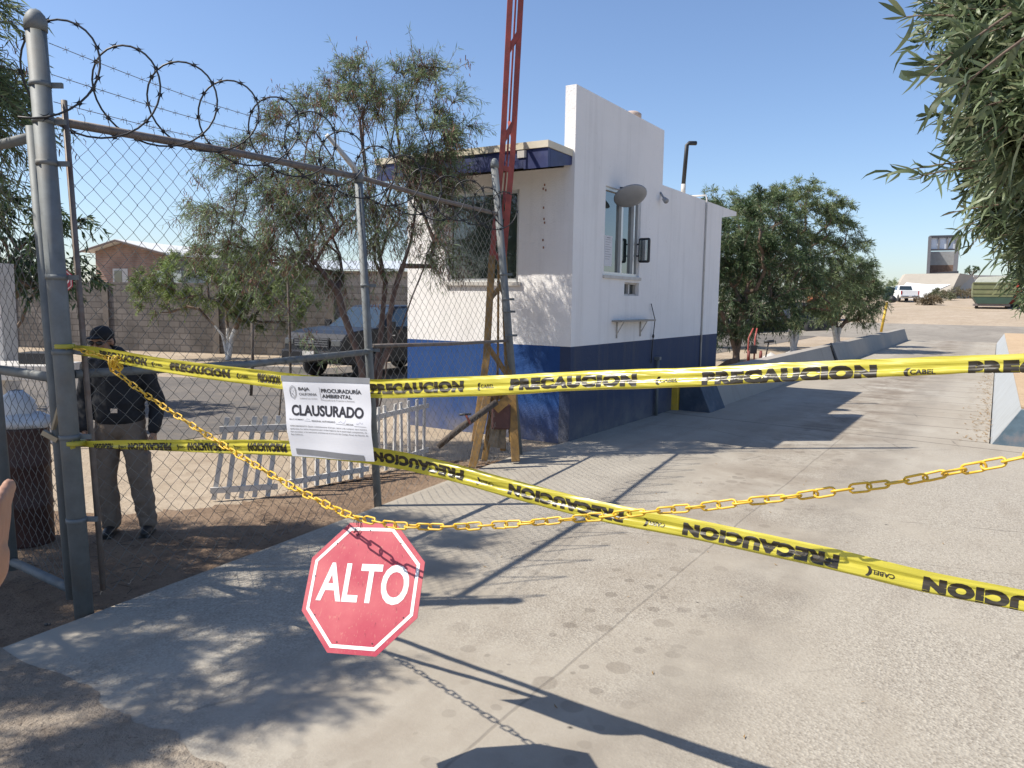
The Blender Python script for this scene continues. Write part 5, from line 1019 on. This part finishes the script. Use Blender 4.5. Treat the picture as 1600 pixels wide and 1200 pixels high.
# paint flakes: scratches as fine marks
mb = MB(); rr = random.Random(2); sgc = V((-.572, 2.90, .780))
for i in range(26):
    x, y = rr.uniform(-.2, .2), rr.uniform(-.22, .2); l = rr.uniform(.004, .022); a = rr.uniform(1.2, 2.2); P = lambda a_, b_: sgc+r2*a_+u2*b_+n2*.0014; mb.add([P(x, y), P(x+cos(a)*l+.001, y+sin(a)*l), P(x+cos(a)*l, y+sin(a)*l)], [(0, 1, 2)])
for i in range(9): a = 2*pi*i/9+.2; q = P(cos(a)*.222, sin(a)*.222); mb.lathe(q, [(.0025, 0), (.0025, .0006)], 8, n2)
mb.build('scratches', ink_m, sg)
mb = MB(); tie = sgc+r2*(-.070)+u2*.232
for k in range(2):
    c0 = tie+r2*(-.012+.02*k)+u2*(-.0-.012*k); mb.tube([c0+(r2*cos(t)*.012+u2*(sin(t)*.03+.01))+n2*.006*cos(t) for t in np.linspace(0, 6.0, 12)], .0016, 4)
mb.build('tie_wire', black_m, sg)

# ------------------------------------------------------------------ yellow plastic chain
def path_pts(P, step):
    out = [P[0].copy()]; acc = 0; i = 0; cur = P[0].copy()
    # dense resample
    den = []
    for a, b in zip(P, P[1:]):
        n_ = max(2, int((b-a).length/.004)); den += [lerp(a, b, k/n_) for k in range(n_)]
    den.append(P[-1]); last = den[0]; out = [last]; acc = 0
    for a, b in zip(den, den[1:]):
        acc += (b-a).length
        if acc >= step: out.append(b.copy()); acc = 0
    return out
def catmull(P, n=8):
    P = [P[0]*2-P[1]]+P+[P[-1]*2-P[-2]]; o = []
    for i in range(1, len(P)-2):
        for k in range(n):
            t = k/n; a, b, c, d = P[i-1:i+3]; o.append(.5*((2*b)+(c-a)*t+(2*a-5*b+4*c-d)*t*t+(3*b-3*c+d-a)*t**3))
    o.append(P[-2]); return o
def tapeY(px, z0, b, c): s = (px-(577 if b == 117 else 583))/(b-c*px*-1) if False else 0; return s
def y1(px): s = (px-577)/(117+.13*px); return 3.15*(1-.13*s)/1.0   # depth of the upper tape at a column
def y2(px): s = (px-583)/(123.2+.1117*px); return 3.30*(1-.1117*s)
def dY(px, dep): return dep*.994
sg_top = at(571, 812, 3.02)
cps = [at(118, 545, 4.40), at(175, 562, 4.28), at(175, 575, 4.26), at(230, 618, 4.12), at(335, 687, 3.72), at(450, 757, 3.28), at(545, 805, 2.94), at(575, 812, 2.86), at(630, 822, 2.78), at(740, 822, 2.68), at(850, 815, 2.59), at(1000, 801, 2.47), at(1150, 786, 2.35), at(1300, 768, 2.23), at(1440, 747, 2.12), at(1600, 714, 1.99), at(1750, 680, 1.88), at(1950, 620, 1.75)]
cen = path_pts(catmull(cps), .047)
ch = thing('plastic_chain', 'yellow plastic link chain slung low across the lane and holding the ALTO sign', 'chain', cen[0])
def link_mesh():
    mb = MB(); a, b = .030, .0135; pts = []
    for t in range(12): an = 2*pi*t/12; pts.append(V(((a-b)*(1 if cos(an) > 0 else -1)+b*cos(an), b*sin(an), 0)))
    mb.tube(pts, .0037, 7, closed=True); me = mb.mesh('link'); me.materials.append(plastic_y); return me
lm = link_mesh(); links = []
for i in range(len(cen)-1):
    a, b = cen[i], cen[i+1]; d = (b-a).normalized(); tw = 1.05*i+ (.25*sin(i*1.3)); x = d.cross(V((0, 0, 1))).normalized(); y = x.cross(d); yy = x*cos(tw)+y*sin(tw); zz = d.cross(yy)
    links.append(((a+b)/2, Matrix((d, yy, zz)).transposed()))
inv0 = MW[ch.name].inverted()
restm = MB()
for i, (c, R_) in enumerate(links):
    if i < 100:
        o = bpy.data.objects.new('link', lm); COL.objects.link(o); o.parent = ch; mm = R_.to_4x4(); mm.translation = c-cen[0]; o.matrix_local = mm
    else: restm.add([c+R_ @ v.co for v in lm.vertices], [tuple(p.vertices) for p in lm.polygons], True)
if restm.v:
    o = restm.build('link', plastic_y, ch, fix=False); o['kind'] = 'stuff'
# chain bunched at the post
mb = MB(); rr = random.Random(6)
for i in range(7):
    c = at(178+rr.uniform(-7, 7), 568+rr.uniform(-7, 7), 4.22); R_ = Euler((rr.uniform(0, 3), rr.uniform(0, 3), rr.uniform(0, 3))).to_matrix(); mb.add([c+R_ @ v.co*1.05 for v in lm.vertices], [tuple(p.vertices) for p in lm.polygons], True)
mb.build('knot', plastic_y, ch, fix=False)

# ------------------------------------------------------------------ caution tapes
def tape_mat(name):
    mt = M(name, (.58, .51, .06), .3, 0, .05, 3, spec=.6); t = mt.node_tree; b = t.nodes['Principled BSDF']; tr = t.nodes.new('ShaderNodeBsdfTranslucent'); tr.inputs[0].default_value = (.75, .65, .05, 1); mx = t.nodes.new('ShaderNodeMixShader'); mx.inputs[0].default_value = .3
    out = t.nodes['Material Output']; t.links.new(b.outputs[0], mx.inputs[1]); t.links.new(tr.outputs[0], mx.inputs[2]); t.links.new(mx.outputs[0], out.inputs[0])
    tc = t.nodes.new('ShaderNodeTexCoord'); mp = nd(t, 'ShaderNodeMapping'); mp.inputs[3].default_value = (1.2, 1.2, 26); t.links.new(tc.outputs['Object'], mp.inputs[0]); n = nd(t, 'ShaderNodeTexNoise'); n.inputs['Scale'].default_value = 2.2; n.inputs['Detail'].default_value = 3; t.links.new(mp.outputs[0], n.inputs[0])
    bp = nd(t, 'ShaderNodeBump'); bp.inputs['Strength'].default_value = .5; bp.inputs['Distance'].default_value = .01; t.links.new(n.outputs[0], bp.inputs['Height']); t.links.new(bp.outputs[0], b.inputs['Normal'])
    return mt
tape_m = tape_mat('caution_tape'); tink = M('tape_ink', (.028, .022, .012), .35, 0, .1, 5, spec=.5)
TW = .076
class Tape:
    """ribbon: centre line C(i) upper edge, visible height h, rest curls behind"""
    def __init__(s, ctr, hs, tilts): # ctr: catmull points of the top edge
        s.P = ctr; s.h = hs; s.t = tilts; s.L = [0]
        for a, b in zip(ctr, ctr[1:]): s.L.append(s.L[-1]+(b-a).length)
    def ev(s, l, t):
        L = s.L; l = max(0, min(l, L[-1]-1e-6)); i = 0; lo, hi = 0, len(L)-1
        while hi-lo > 1:
            m_ = (lo+hi)//2
            if L[m_] <= l: lo = m_
            else: hi = m_
        i = lo; f = (l-L[i])/(L[i+1]-L[i]); p = lerp(s.P[i], s.P[i+1], f); h = lerp(s.h[i], s.h[i+1], f); ti = lerp(s.t[i], s.t[i+1], f)
        d = (s.P[min(i+2, len(s.P)-1)]-s.P[max(i-1, 0)]).normalized(); nx = V((0, 0, 1)).cross(d).normalized(); nx = -nx if nx.y > 0 else nx  # toward camera
        dn = V((0, 0, -1)); dn = (dn-d*dn.dot(d)).normalized(); a = dn*cos(ti)+nx*sin(ti); n = nx*cos(ti)-dn*sin(ti)
        wav = .0026*sin(t*170+l*1.3)+.0019*sin(t*330+l*3.1)+.0022*sin(l*9)+.0012*sin(l*31+t*60)+.0008*sin(l*67-t*90)
        if t <= h: q = p+a*t+n*(wav); nn_ = n
        else:
            r = .006; ang = min((t-h)/r, pi); rest = max(0, t-h-pi*r); q = p+a*(h+r*sin(ang)-rest)+n*(wav-r*(1-cos(ang))); nn_ = n*cos(ang)+a*sin(ang)
        return q, nn_
    def ribbon(s, name, parent):
        mb = MB(); T = 14; n = int(s.L[-1]/.03); 
        for i in range(n+1):
            for k in range(T+1): mb.v.append(s.ev(s.L[-1]*i/n, TW*k/T)[0])
        for i in range(n):
            for k in range(T): mb.f.append([i*(T+1)+k, i*(T+1)+k+1, (i+1)*(T+1)+k+1, (i+1)*(T+1)+k]); mb.m.append(0); mb.s.append(True)
        return mb.build(name, tape_m, parent, fix=False)
    def text(s, txt, l0, w, t0, h, bold, parent, name, flip=False, sp=1.0, only_front=True):
        vs, fs = fit_text(txt, w, h, bold, sp); bm = bmesh.new()
        bv = [bm.verts.new((x, y, 0)) for x, y in vs]
        for f in fs:
            try: bm.faces.new([bv[i] for i in f])
            except ValueError: pass
        for k in range(1, int(w/.02)): bmesh.ops.bisect_plane(bm, geom=bm.verts[:]+bm.edges[:]+bm.faces[:], plane_co=(k*.02, 0, 0), plane_no=(1, 0, 0))
        for k in range(1, int(h/.006)+1): bmesh.ops.bisect_plane(bm, geom=bm.verts[:]+bm.edges[:]+bm.faces[:], plane_co=(0, k*.006, 0), plane_no=(0, 1, 0))
        bm.verts.index_update(); mb = MB(); out = []
        for v in bm.verts:
            x, y = v.co.x, v.co.y
            l, t = (l0+x, t0+h-y) if not flip else (l0+w-x, t0+y)
            q, n = s.ev(l, t); out.append(q+n*.0009)
        mb.add(out, [[v.index for v in f.verts] for f in bm.faces], True); bm.free(); return mb.build(name, tink, parent, fix=False)
    def arc(s, px, cols): pass
def build_tape(name, label, rows, anchors, flip, z0s):
    """rows: (px, py_top, depth, visible height, tilt)"""
    P = [at(px, py, dp) for px, py, dp, h, ti in rows]; n = 8; C = catmull(P, n); hs = []; ts = []; pxs = []
    for i in range(len(rows)-1):
        for k in range(n): hs.append(lerp(rows[i][3], rows[i+1][3], k/n)); ts.append(lerp(rows[i][4], rows[i+1][4], k/n)); pxs.append(lerp(rows[i][0], rows[i+1][0], k/n))
    hs.append(rows[-1][3]); ts.append(rows[-1][4]); pxs.append(rows[-1][0]); T = Tape(C, hs, ts)
    root = thing(name, label, 'tape', P[0], 0, 'caution tapes'); T.ribbon('ribbon', root)
    def len_at(px):
        # length along where the projected column equals px
        def col(p): v = p-V((0, 0, H)); return 800+1202*v.dot(rt)/v.dot(fw)
        lo, hi = 0, T.L[-1]
        for _ in range(40):
            m_ = (lo+hi)/2
            if col(T.ev(m_, .02)[0]) < px: lo = m_
            else: hi = m_
        return lo
    for (wx0, wx1, cx) in anchors:
        a, b = len_at(wx0), len_at(wx1)
        T.text('PRECAUCION', a, b-a, .016, .043, .085, root, 'lettering', flip, 1.16)
        if cx:
            a, b = len_at(cx[0]), len_at(cx[1]); T.text('CABEL', a+(b-a)*.2, (b-a)*.8, .033, .014, .03, root, 'maker_mark', flip)
            T.text('(', a, (b-a)*.22, .027, .028, .09, root, 'maker_mark', flip)
    return T, root
rows1 = []
for px, top, vis, ti in ((92, 532, .05, .0), (112, 538, .05, 0), (150, 542, .062, 0), (200, 550, .068, 0), (272, 562, .072, 0), (407, 578, .074, 0), (500, 588, .075, 0), (577, 593, .075, 0), (650, 591, .074, .1), (725, 588, .070, .2), (798, 585, .066, .3), (900, 580, .060, .35), (1000, 576, .058, .35), (1097, 573, .054, .4), (1250, 566, .048, .4), (1370, 561, .044, .4), (1513, 555, .040, .45), (1600, 553, .040, .45), (1750, 546, .042, .4), (1950, 535, .05, .3)):
    rows1.append((px, top, y1(px)*.997, vis, ti))
T1, r1 = build_tape('caution_tape', 'upper yellow tape printed PRECAUCION stretched level across the lane', rows1,
    [(155, 230, (238, 256)), (267, 360, (371, 389)), (403, 437, None), (577, 725, (746, 772)), (798, 995, (1025, 1060)), (1097, 1370, (1412, 1462)), (1513, 1850, None)], False, 3.15)
rows2 = []
for px, top, vis, ti in ((112, 690, .03, 0), (135, 689, .03, 0), (180, 688, .045, 0), (250, 687, .055, 0), (340, 687, .065, 0), (440, 688, .070, 0), (583, 699, .072, 0), (700, 722, .070, .05), (795, 748, .068, .1), (900, 775, .066, .15), (975, 791, .065, .2), (1068, 808, .062, .2), (1200, 835, .062, .25), (1312, 859, .060, .3), (1443, 891, .056, .35), (1600, 922, .052, .35), (1750, 955, .05, .3), (1900, 990, .05, .3)):
    rows2.append((px, top, y2(px)*.997, vis, ti))
T2, r2_ = build_tape('caution_tape', 'lower yellow tape printed upside down sloping down to the right across the lane', rows2,
    [(146, 176, (184, 198)), (185+15, 268, (277, 289)), (286+8, 358, (366, 378)), (388, 448, None), (583, 725, (746, 771)), (795, 975, (1006, 1040)), (1068, 1312, (1355, 1400)), (1443, 1800, None)], True, 3.3)
# knots at the post
def knot(T, c, r, seed, par):
    mb = MB(); rr = random.Random(seed)
    for i in range(9):
        a = rr.uniform(0, 6.28); q = V(c)+V((cos(a)*r, -.02-rr.random()*.03, sin(a)*r)); b = V(c)+V((rr.uniform(-.01, .01), -.05, rr.uniform(-.01, .01))); e = V(c)+V((cos(a+.6)*r, -.03, sin(a+.6)*r)); mb.add([b, q, e, b+V((0, .01, 0))], [(0, 1, 2), (0, 2, 3)])
    mb.lathe(V(c)+V((0, 0, -.012)), [(.0555, 0), (.0585, .006), (.0565, .012), (.0585, .02), (.0555, .026)], 16); mb.build('knot', tape_m, par, fix=False)
knot(T1, at(100, 541, 4.46), .04, 3, r1); knot(T2, at(118, 692, 4.46), .03, 5, r2_)

# ------------------------------------------------------------------ the paper notice
no = thing('paper_notice', 'white CLAUSURADO paper notice with grey adhesive strips hanging on the caution tapes', 'notice', at(510, 655, 3.3))
c00 = at(441, 588, y1(441)*.985); c10 = at(579, 592, y1(579)*.985); c01 = at(455, 713, y1(455)*.985+.02); c11 = at(583, 722, y1(583)*.985+.02)
nn_ = (c10-c00).cross(c01-c00).normalized(); nn_ = nn_ if nn_.y < 0 else -nn_
def np_(u, v, o=0): # u right, v down
    w = .004*sin(u*7+v*3)+.003*sin(v*11+1)-.006*(v > .93)*(v-.93)*10
    return lerp(lerp(c00, c10, u), lerp(c01, c11, u), v)+nn_*(w+o)
mb = MB(); n = 20
for j in range(n+1):
    for i in range(n+1): mb.v.append(np_(i/n, j/n))
for j in range(n):
    for i in range(n): mb.f.append([j*(n+1)+i, j*(n+1)+i+1, (j+1)*(n+1)+i+1, (j+1)*(n+1)+i]); mb.m.append(0); mb.s.append(True)
mb.build('sheet', M('white_paper', (.62, .63, .67), .7, 0, .03, 4), no, fix=False)
duct = M('duct_tape', (.22, .23, .25), .45, .2, .1, 12)
def strip(u0, u1, v0, v1, dv=0):
    mb = MB(); k = 16
    for j in (0, 1):
        for i in range(k+1): u = u0+(u1-u0)*i/k; mb.v.append(np_(u, (v1 if j else v0)+dv*(u-u0), .0016))
    for i in range(k): mb.f.append([i, i+1, k+2+i, k+1+i]); mb.m.append(0); mb.s.append(True)
    mb.build('adhesive_strip', duct, no, fix=False)
strip(-.01, 1.005, -.012, .055); strip(.07, .90, .895, .965, .04)
AS = (c10-c00).length/(c01-c00).length
def ptext(s, u0, v0, w, h, bold=0, sp=1):
    vs, fs = fit_text(s, w, h, bold, sp); mb = MB(); mb.add([np_(u0+x, v0+h-y, .0012) for x, y in vs], fs); return mb
def pline(u0, v0, u1, v1, t=.003):
    mb = MB(); d = V((u1-u0, v1-v0, 0)); n_ = V((-d.y, d.x, 0)).normalized()*t/2; mb.add([np_(u0+n_.x, v0+n_.y, .0011), np_(u1+n_.x, v1+n_.y, .0011), np_(u1-n_.x, v1-n_.y, .0011), np_(u0-n_.x, v0-n_.y, .0011)], [(0, 1, 2, 3)]); return mb
def joinmb(L): m_ = MB(); [m_.add(x.v, x.f) for x in L]; return m_
ptext('CLAUSURADO', .08, .345, .84, .135, .034).build('headline', ink_m, no, fix=False)
joinmb([ptext('BAJA', .195, .125, .13, .05, .03), ptext('CALIFORNIA', .195, .195, .20, .032, .01)]).build('state_name', M('grey_ink2', (.05, .05, .055), .6), no, fix=False)
joinmb([ptext('PROCURADURÍA', .45, .125, .455, .062, .03), ptext('AMBIENTAL', .45, .205, .34, .046, .03)]).build('letterhead', M('grey_ink', (.05, .05, .055), .6), no, fix=False)
joinmb([ptext('GOBIERNO DEL ESTADO', .195, .258, .20, .014), ptext('Procuraduría de Protección al Ambiente', .45, .268, .37, .02), pline(.435, .12, .437, .285, .0035)]).build('small_print', M('light_ink', (.2, .2, .21), .6), no, fix=False)
joinmb([ptext('SELLO NÚMERO', .045, .515, .17, .02, .01), pline(.225, .542, .30, .545), ptext('PERSONAL AUTORIZADO', .31, .53, .28, .02, .01), pline(.60, .56, .72, .565), ptext('FECHA', .725, .548, .085, .02, .01), pline(.82, .575, .95, .578)]
    +[ptext(s, .045, .60+i*.036, w, .022) for i, (s, w) in enumerate((('APERCIBIMIENTO: Quien indebidamente destruya, retire o de cualquier otra manera', .91), ('quebrante los sellos impuestos por orden legítima de la autoridad competente, se', .91), ('hará acreedor a las sanciones previstas en el artículo del Código Penal del Estado de', .92), ('Baja California.', .145)))]).build('body_text', M('text_ink', (.06, .06, .07), .6), no, fix=False)
cr_ = []
hexp = [(.095, .13), (.125, .105), (.155, .125), (.165, .16), (.16, .23), (.13, .275), (.09, .25), (.082, .17)]
for sc_ in (1, .8): cc = (.124, .19); pp = [(cc[0]+(x-cc[0])*sc_, cc[1]+(y-cc[1])*sc_) for x, y in hexp]; cr_ += [pline(*pp[i], *pp[(i+1) % 8], .0035) for i in range(8)]
rr = random.Random(7)
for i in range(26): x, y = rr.uniform(.1, .15), rr.uniform(.135, .245); cr_.append(pline(x, y, x+rr.uniform(-.012, .012), y+rr.uniform(-.012, .012), .003))
joinmb(cr_).build('crest', M('crest_ink', (.12, .12, .13), .6), no, fix=False)
blue_ink = M('pen_ink', (.12, .12, .25), .6); cr_ = []
for (x, y, n_) in ((.245, .525, 4), (.63, .535, 9), (.84, .555, 9)):
    for i in range(n_): x2, y2_ = x+rr.uniform(.006, .018), y+rr.uniform(-.018, .02); cr_.append(pline(x, y, x2, y2_, .002)); x, y = x2-.004*(i % 2), y2_
joinmb(cr_).build('handwriting', blue_ink, no, fix=False)

# ------------------------------------------------------------------ people
skin_m = M('skin', (.34, .185, .12), .5, 0, .08, 20); jacket_m = M('black_jacket', (.014, .015, .019), .8, 0, .3, 20); khaki_m = M('grey_brown_trousers', (.20, .155, .12), .9, 0, .12, 20)
shoe_m = M('black_shoe', (.02, .02, .02), .5); cap_m = M('black_cap', (.012, .012, .014), .85)
def hand(mb, wr, d, side, nrm, sc=1.0, curl=.5):
    """wrist point, finger direction d, side = thumb side, nrm = palm normal"""
    d = V(d).normalized(); side = V(side).normalized(); nrm = V(nrm).normalized(); pc = wr+d*.05*sc
    mb.cap(wr, wr+d*.03*sc, .025*sc, .024*sc)
    for k in range(4):
        o = side*(.030-.020*k)*sc; a = wr+o*.6+d*.02*sc; b = wr+o+d*.088*sc; mb.cap(a, b, .014*sc, .012*sc, 8)
        Lf_ = (.042, .048, .044, .034)[k]*sc; d1 = (d*cos(curl)+nrm*sin(curl)); d2 = (d*cos(curl*2.1)+nrm*sin(curl*2.1)); d3 = (d*cos(curl*2.9)+nrm*sin(curl*2.9)); p1 = b+d1*Lf_; p2 = p1+d2*Lf_*.62; p3 = p2+d3*Lf_*.5
        mb.cap(b, p1, .0100*sc, .0092*sc, 8); mb.cap(p1, p2, .0092*sc, .0085*sc, 8); mb.cap(p2, p3, .0085*sc, .007*sc, 8)
    t0 = wr+side*.022*sc+d*.02*sc; t1 = t0+(side*.7+d*.7+nrm*.3).normalized()*.042*sc; t2 = t1+(side*.25+d*.9+nrm*.5).normalized()*.032*sc; t3 = t2+(d*.8+nrm*.6).normalized()*.024*sc
    mb.cap(t0, t1, .015*sc, .011*sc, 8); mb.cap(t1, t2, .011*sc, .010*sc, 8); mb.cap(t2, t3, .010*sc, .008*sc, 8)
def head(mb, c, R, s=1.0):
    q = lambda x, y, z: c+R @ V((x*s, y*s, z*s))  # face looks to -y
    mb.ell(q(0, .012, .03), (.075*s, .093*s, .088*s), 22, R); mb.ell(q(0, -.022, -.035), (.056*s, .062*s, .066*s), 18, R); mb.ell(q(0, -.055, -.082), (.026*s, .022*s, .02*s), 12, R)
    mb.ell(q(0, -.082, .028), (.05*s, .018*s, .014*s), 12, R)
    mb.cap(q(0, -.088, .018), q(0, -.106, -.018), .008*s, .0125*s, 8); mb.ell(q(.011, -.094, -.022), .0085*s, 8); mb.ell(q(-.011, -.094, -.022), .0085*s, 8)
    for sx in (-1, 1):
        mb.ell(q(sx*.040, -.068, -.01), (.022*s, .018*s, .02*s), 10, R); mb.ell(q(sx*.078, .012, .0), (.010*s, .020*s, .032*s), 10, R)
    mb.ell(q(0, -.084, -.048), (.024*s, .012*s, .0065*s), 10, R); mb.ell(q(0, -.082, -.059), (.021*s, .012*s, .0075*s), 10, R)
def person(label, loc, rz, jt, hd_rot, sc=1.0, holding=None, parts=None, armspec=None, capon=True, mats=(jacket_m, khaki_m)):
    t = thing('person', label, 'person', loc, rz); J = {k: V(v)*sc for k, v in jt.items()}
    body = MB(); hc = J['head']; R = hd_rot
    head(body, hc, R, sc); body.cap(J['neck']-V((0, 0, .04)), hc-V((0, -.01, .05)), .056*sc, .052*sc)
    body.cap(J['chest'], J['pelvis'], .115*sc, .11*sc); body.cap(J['shL'], J['shR'], .06*sc, .06*sc)
    for s_ in 'LR':
        body.cap(J['sh'+s_], J['el'+s_], .045*sc, .036*sc); body.cap(J['el'+s_], J['wr'+s_], .037*sc, .025*sc); hh = armspec[s_]; hand(body, J['wr'+s_], *hh[:3], sc, hh[3])
        body.cap(J['hip'+s_], J['kn'+s_], .075*sc, .05*sc); body.cap(J['kn'+s_], J['an'+s_], .05*sc, .036*sc); f = J['an'+s_]; body.cap(f-V((0, 0, .05*sc)), f+V((0, -.14, -.06))*sc, .03*sc, .025*sc)
    o = body.build('body', skin_m, t, local=True, fix=True); remesh(o, .0062*sc, 4); 
    jk = MB(); jk.ell(lerp(J['chest'], J['neck'], .15), (.205*sc, .155*sc, .21*sc), 18); jk.cap(J['chest'], lerp(J['chest'], J['pelvis'], .8), .165*sc, .165*sc, 18); jk.ell(lerp(J['chest'], J['pelvis'], .55), (.195*sc, .168*sc, .23*sc), 18); jk.ell(lerp(J['chest'], J['pelvis'], .88), (.195*sc, .16*sc, .12*sc), 18)
    jk.cap(J['shL'], J['shR'], .082*sc, .082*sc); jk.cap(J['neck']-V((0, 0, .05)), J['neck']+V((0, .005, .025)), .095*sc, .066*sc)
    for s_ in 'LR': jk.cap(J['sh'+s_], J['el'+s_], .08*sc, .066*sc); jk.cap(J['el'+s_], lerp(J['el'+s_], J['wr'+s_], .93 if s_ == 'L' or capon else .35), .066*sc, .050*sc)
    o = jk.build('jacket', mats[0], t, local=True); remesh(o, .011, 5, .022)
    tr = MB(); tr.ell(J['pelvis']+V((0, .01, -.02)), (.19*sc, .155*sc, .15*sc), 18)
    for s_ in 'LR':
        tr.cap(J['hip'+s_], J['kn'+s_], .108*sc, .088*sc); tr.cap(J['kn'+s_], J['an'+s_]+V((0, 0, -.0)), .088*sc, .074*sc); sx = 1 if J['hip'+s_].x > 0 else -1; mk = lerp(J['hip'+s_], J['kn'+s_], .78); tr.box(mk+V((sx*.075, 0, 0))*sc, (.05*sc, .13*sc, .18*sc))
    o = tr.build('trousers', mats[1], t, local=True); remesh(o, .011, 5, .03)
    mb = MB(); mb.lathe(J['pelvis']+V((0, .005, .085))*sc, [(.187*sc, 0), (.192*sc, .02), (.187*sc, .04)], 24)
    for v in mb.v: v.y = (v.y-J['pelvis'].y)*.80+J['pelvis'].y
    mb.mat(1).box(J['pelvis']+V((0, -.158, .105))*sc, (.05*sc, .012, .035*sc)); mb.build('belt', [cap_m, chrome], t, local=True)
    for s_ in 'LR':
        mb = MB(); f = J['an'+s_]; mb.ell(f+V((0, -.06, -.055))*sc, (.048*sc, .135*sc, .042*sc), 14); mb.ell(f+V((0, .01, -.02))*sc, (.048*sc, .06*sc, .065*sc), 12); mb.box(f+V((0, -.055, -.088))*sc, (.088*sc, .25*sc, .022*sc)); o = mb.build('shoe', shoe_m, t, local=True); remesh(o, .008, 3)
    if capon:
        mb = MB(); q = lambda x, y, z: hc+R @ (V((x, y, z))*sc); mb.ell(q(0, .012, .055), (.085*sc, .103*sc, .075*sc), 20, R); mb.ell(q(0, -.112, .052), (.064*sc, .055*sc, .009*sc), 16, R); o = mb.build('cap', cap_m, t, local=True); remesh(o, .006, 3)
        mb = MB(); mb.ell(q(0, .045, -.005), (.080*sc, .070*sc, .055*sc), 16, R); mb.build('hair', cap_m, t, local=True)
    else:
        mb = MB(); q = lambda x, y, z: hc+R @ (V((x, y, z))*sc); mb.ell(q(0, .025, .045), (.083*sc, .095*sc, .085*sc), 20, R); o = mb.build('hair', cap_m, t, local=True); remesh(o, .006, 3)
    mb = MB()
    for sx in (-1, 1): mb.ell(q(sx*.033, -.096, .008), (.028*sc, .009*sc, .018*sc), 14, R); mb.tube([q(sx*.058, -.09, .012), q(sx*.078, -.03, .012), q(sx*.08, .02, .005)], .0028*sc, 5)
    mb.tube([q(-.012, -.104, .012), q(.012, -.104, .012)], .003*sc, 5); mb.build('sunglasses', black_m, t, local=True)
    return t
jt = dict(pelvis=(0, 0, .95), chest=(-.01, 0, 1.30), neck=(-.01, .01, 1.475), head=(-.10, -.04, 1.595), shL=(-.20, .01, 1.395), shR=(.185, .01, 1.385), elL=(-.275, .03, 1.12), wrL=(-.24, -.10, .90), elR=(.275, .05, 1.10), wrR=(.265, -.05, .87),
    hipL=(-.085, 0, .92), hipR=(.085, 0, .92), knL=(-.12, -.02, .51), anL=(-.10, .01, .10), knR=(.14, -.05, .51), anR=(.19, -.01, .10))
person('guard in a black cap, black jacket and grey brown cargo trousers standing behind the fence', (-3.15, 6.12, -.045), .22, jt, Euler((radians(7), 0, radians(-14))).to_matrix(), .985,
    armspec=dict(L=((.2, -.2, -1), (.3, -1, 0), (1, .2, 0), .35), R=((0, -.15, -1), (-.25, -1, 0), (-1, .2, 0), .4)))
# onlooker just outside the left edge, only the raised hand is in view
hp = at(-6, 848, 1.28); q0 = V((-1.34, 1.22, -.03))
wr = hp-q0+V((-.01, -.0, -.05))
jt2 = dict(pelvis=(0, 0, .95), chest=(0, 0, 1.30), neck=(0, .0, 1.475), head=(0, .03, 1.60), shL=(-.175, .01, 1.41), shR=(.175, .01, 1.41), elL=(-.235, 0, 1.13), wrL=(-.23, .05, .88), elR=(.27, .02, 1.17), wrR=tuple(wr),
    hipL=(-.085, 0, .92), hipR=(.085, 0, .92), knL=(-.10, .02, .51), anL=(-.11, .0, .10), knR=(.10, .02, .51), anR=(.12, 0, .10))
person('onlooker mostly outside the left edge with one bare hand raised into view', tuple(q0), 0, jt2, Euler((0, 0, pi)).to_matrix(), 1.0,
    armspec=dict(L=((0, 0, -1), (0, 1, 0), (1, 0, 0), .35), R=((.12, .1, 1), (.3, -1, 0), (-.4, .9, 0), .55)), capon=False, mats=(M('grey_shirt', (.2, .2, .22), .8), M('jeans', (.05, .07, .12), .9)))
print('objects', len(bpy.data.objects), 'verts', sum(len(m_.vertices) for m_ in bpy.data.meshes))
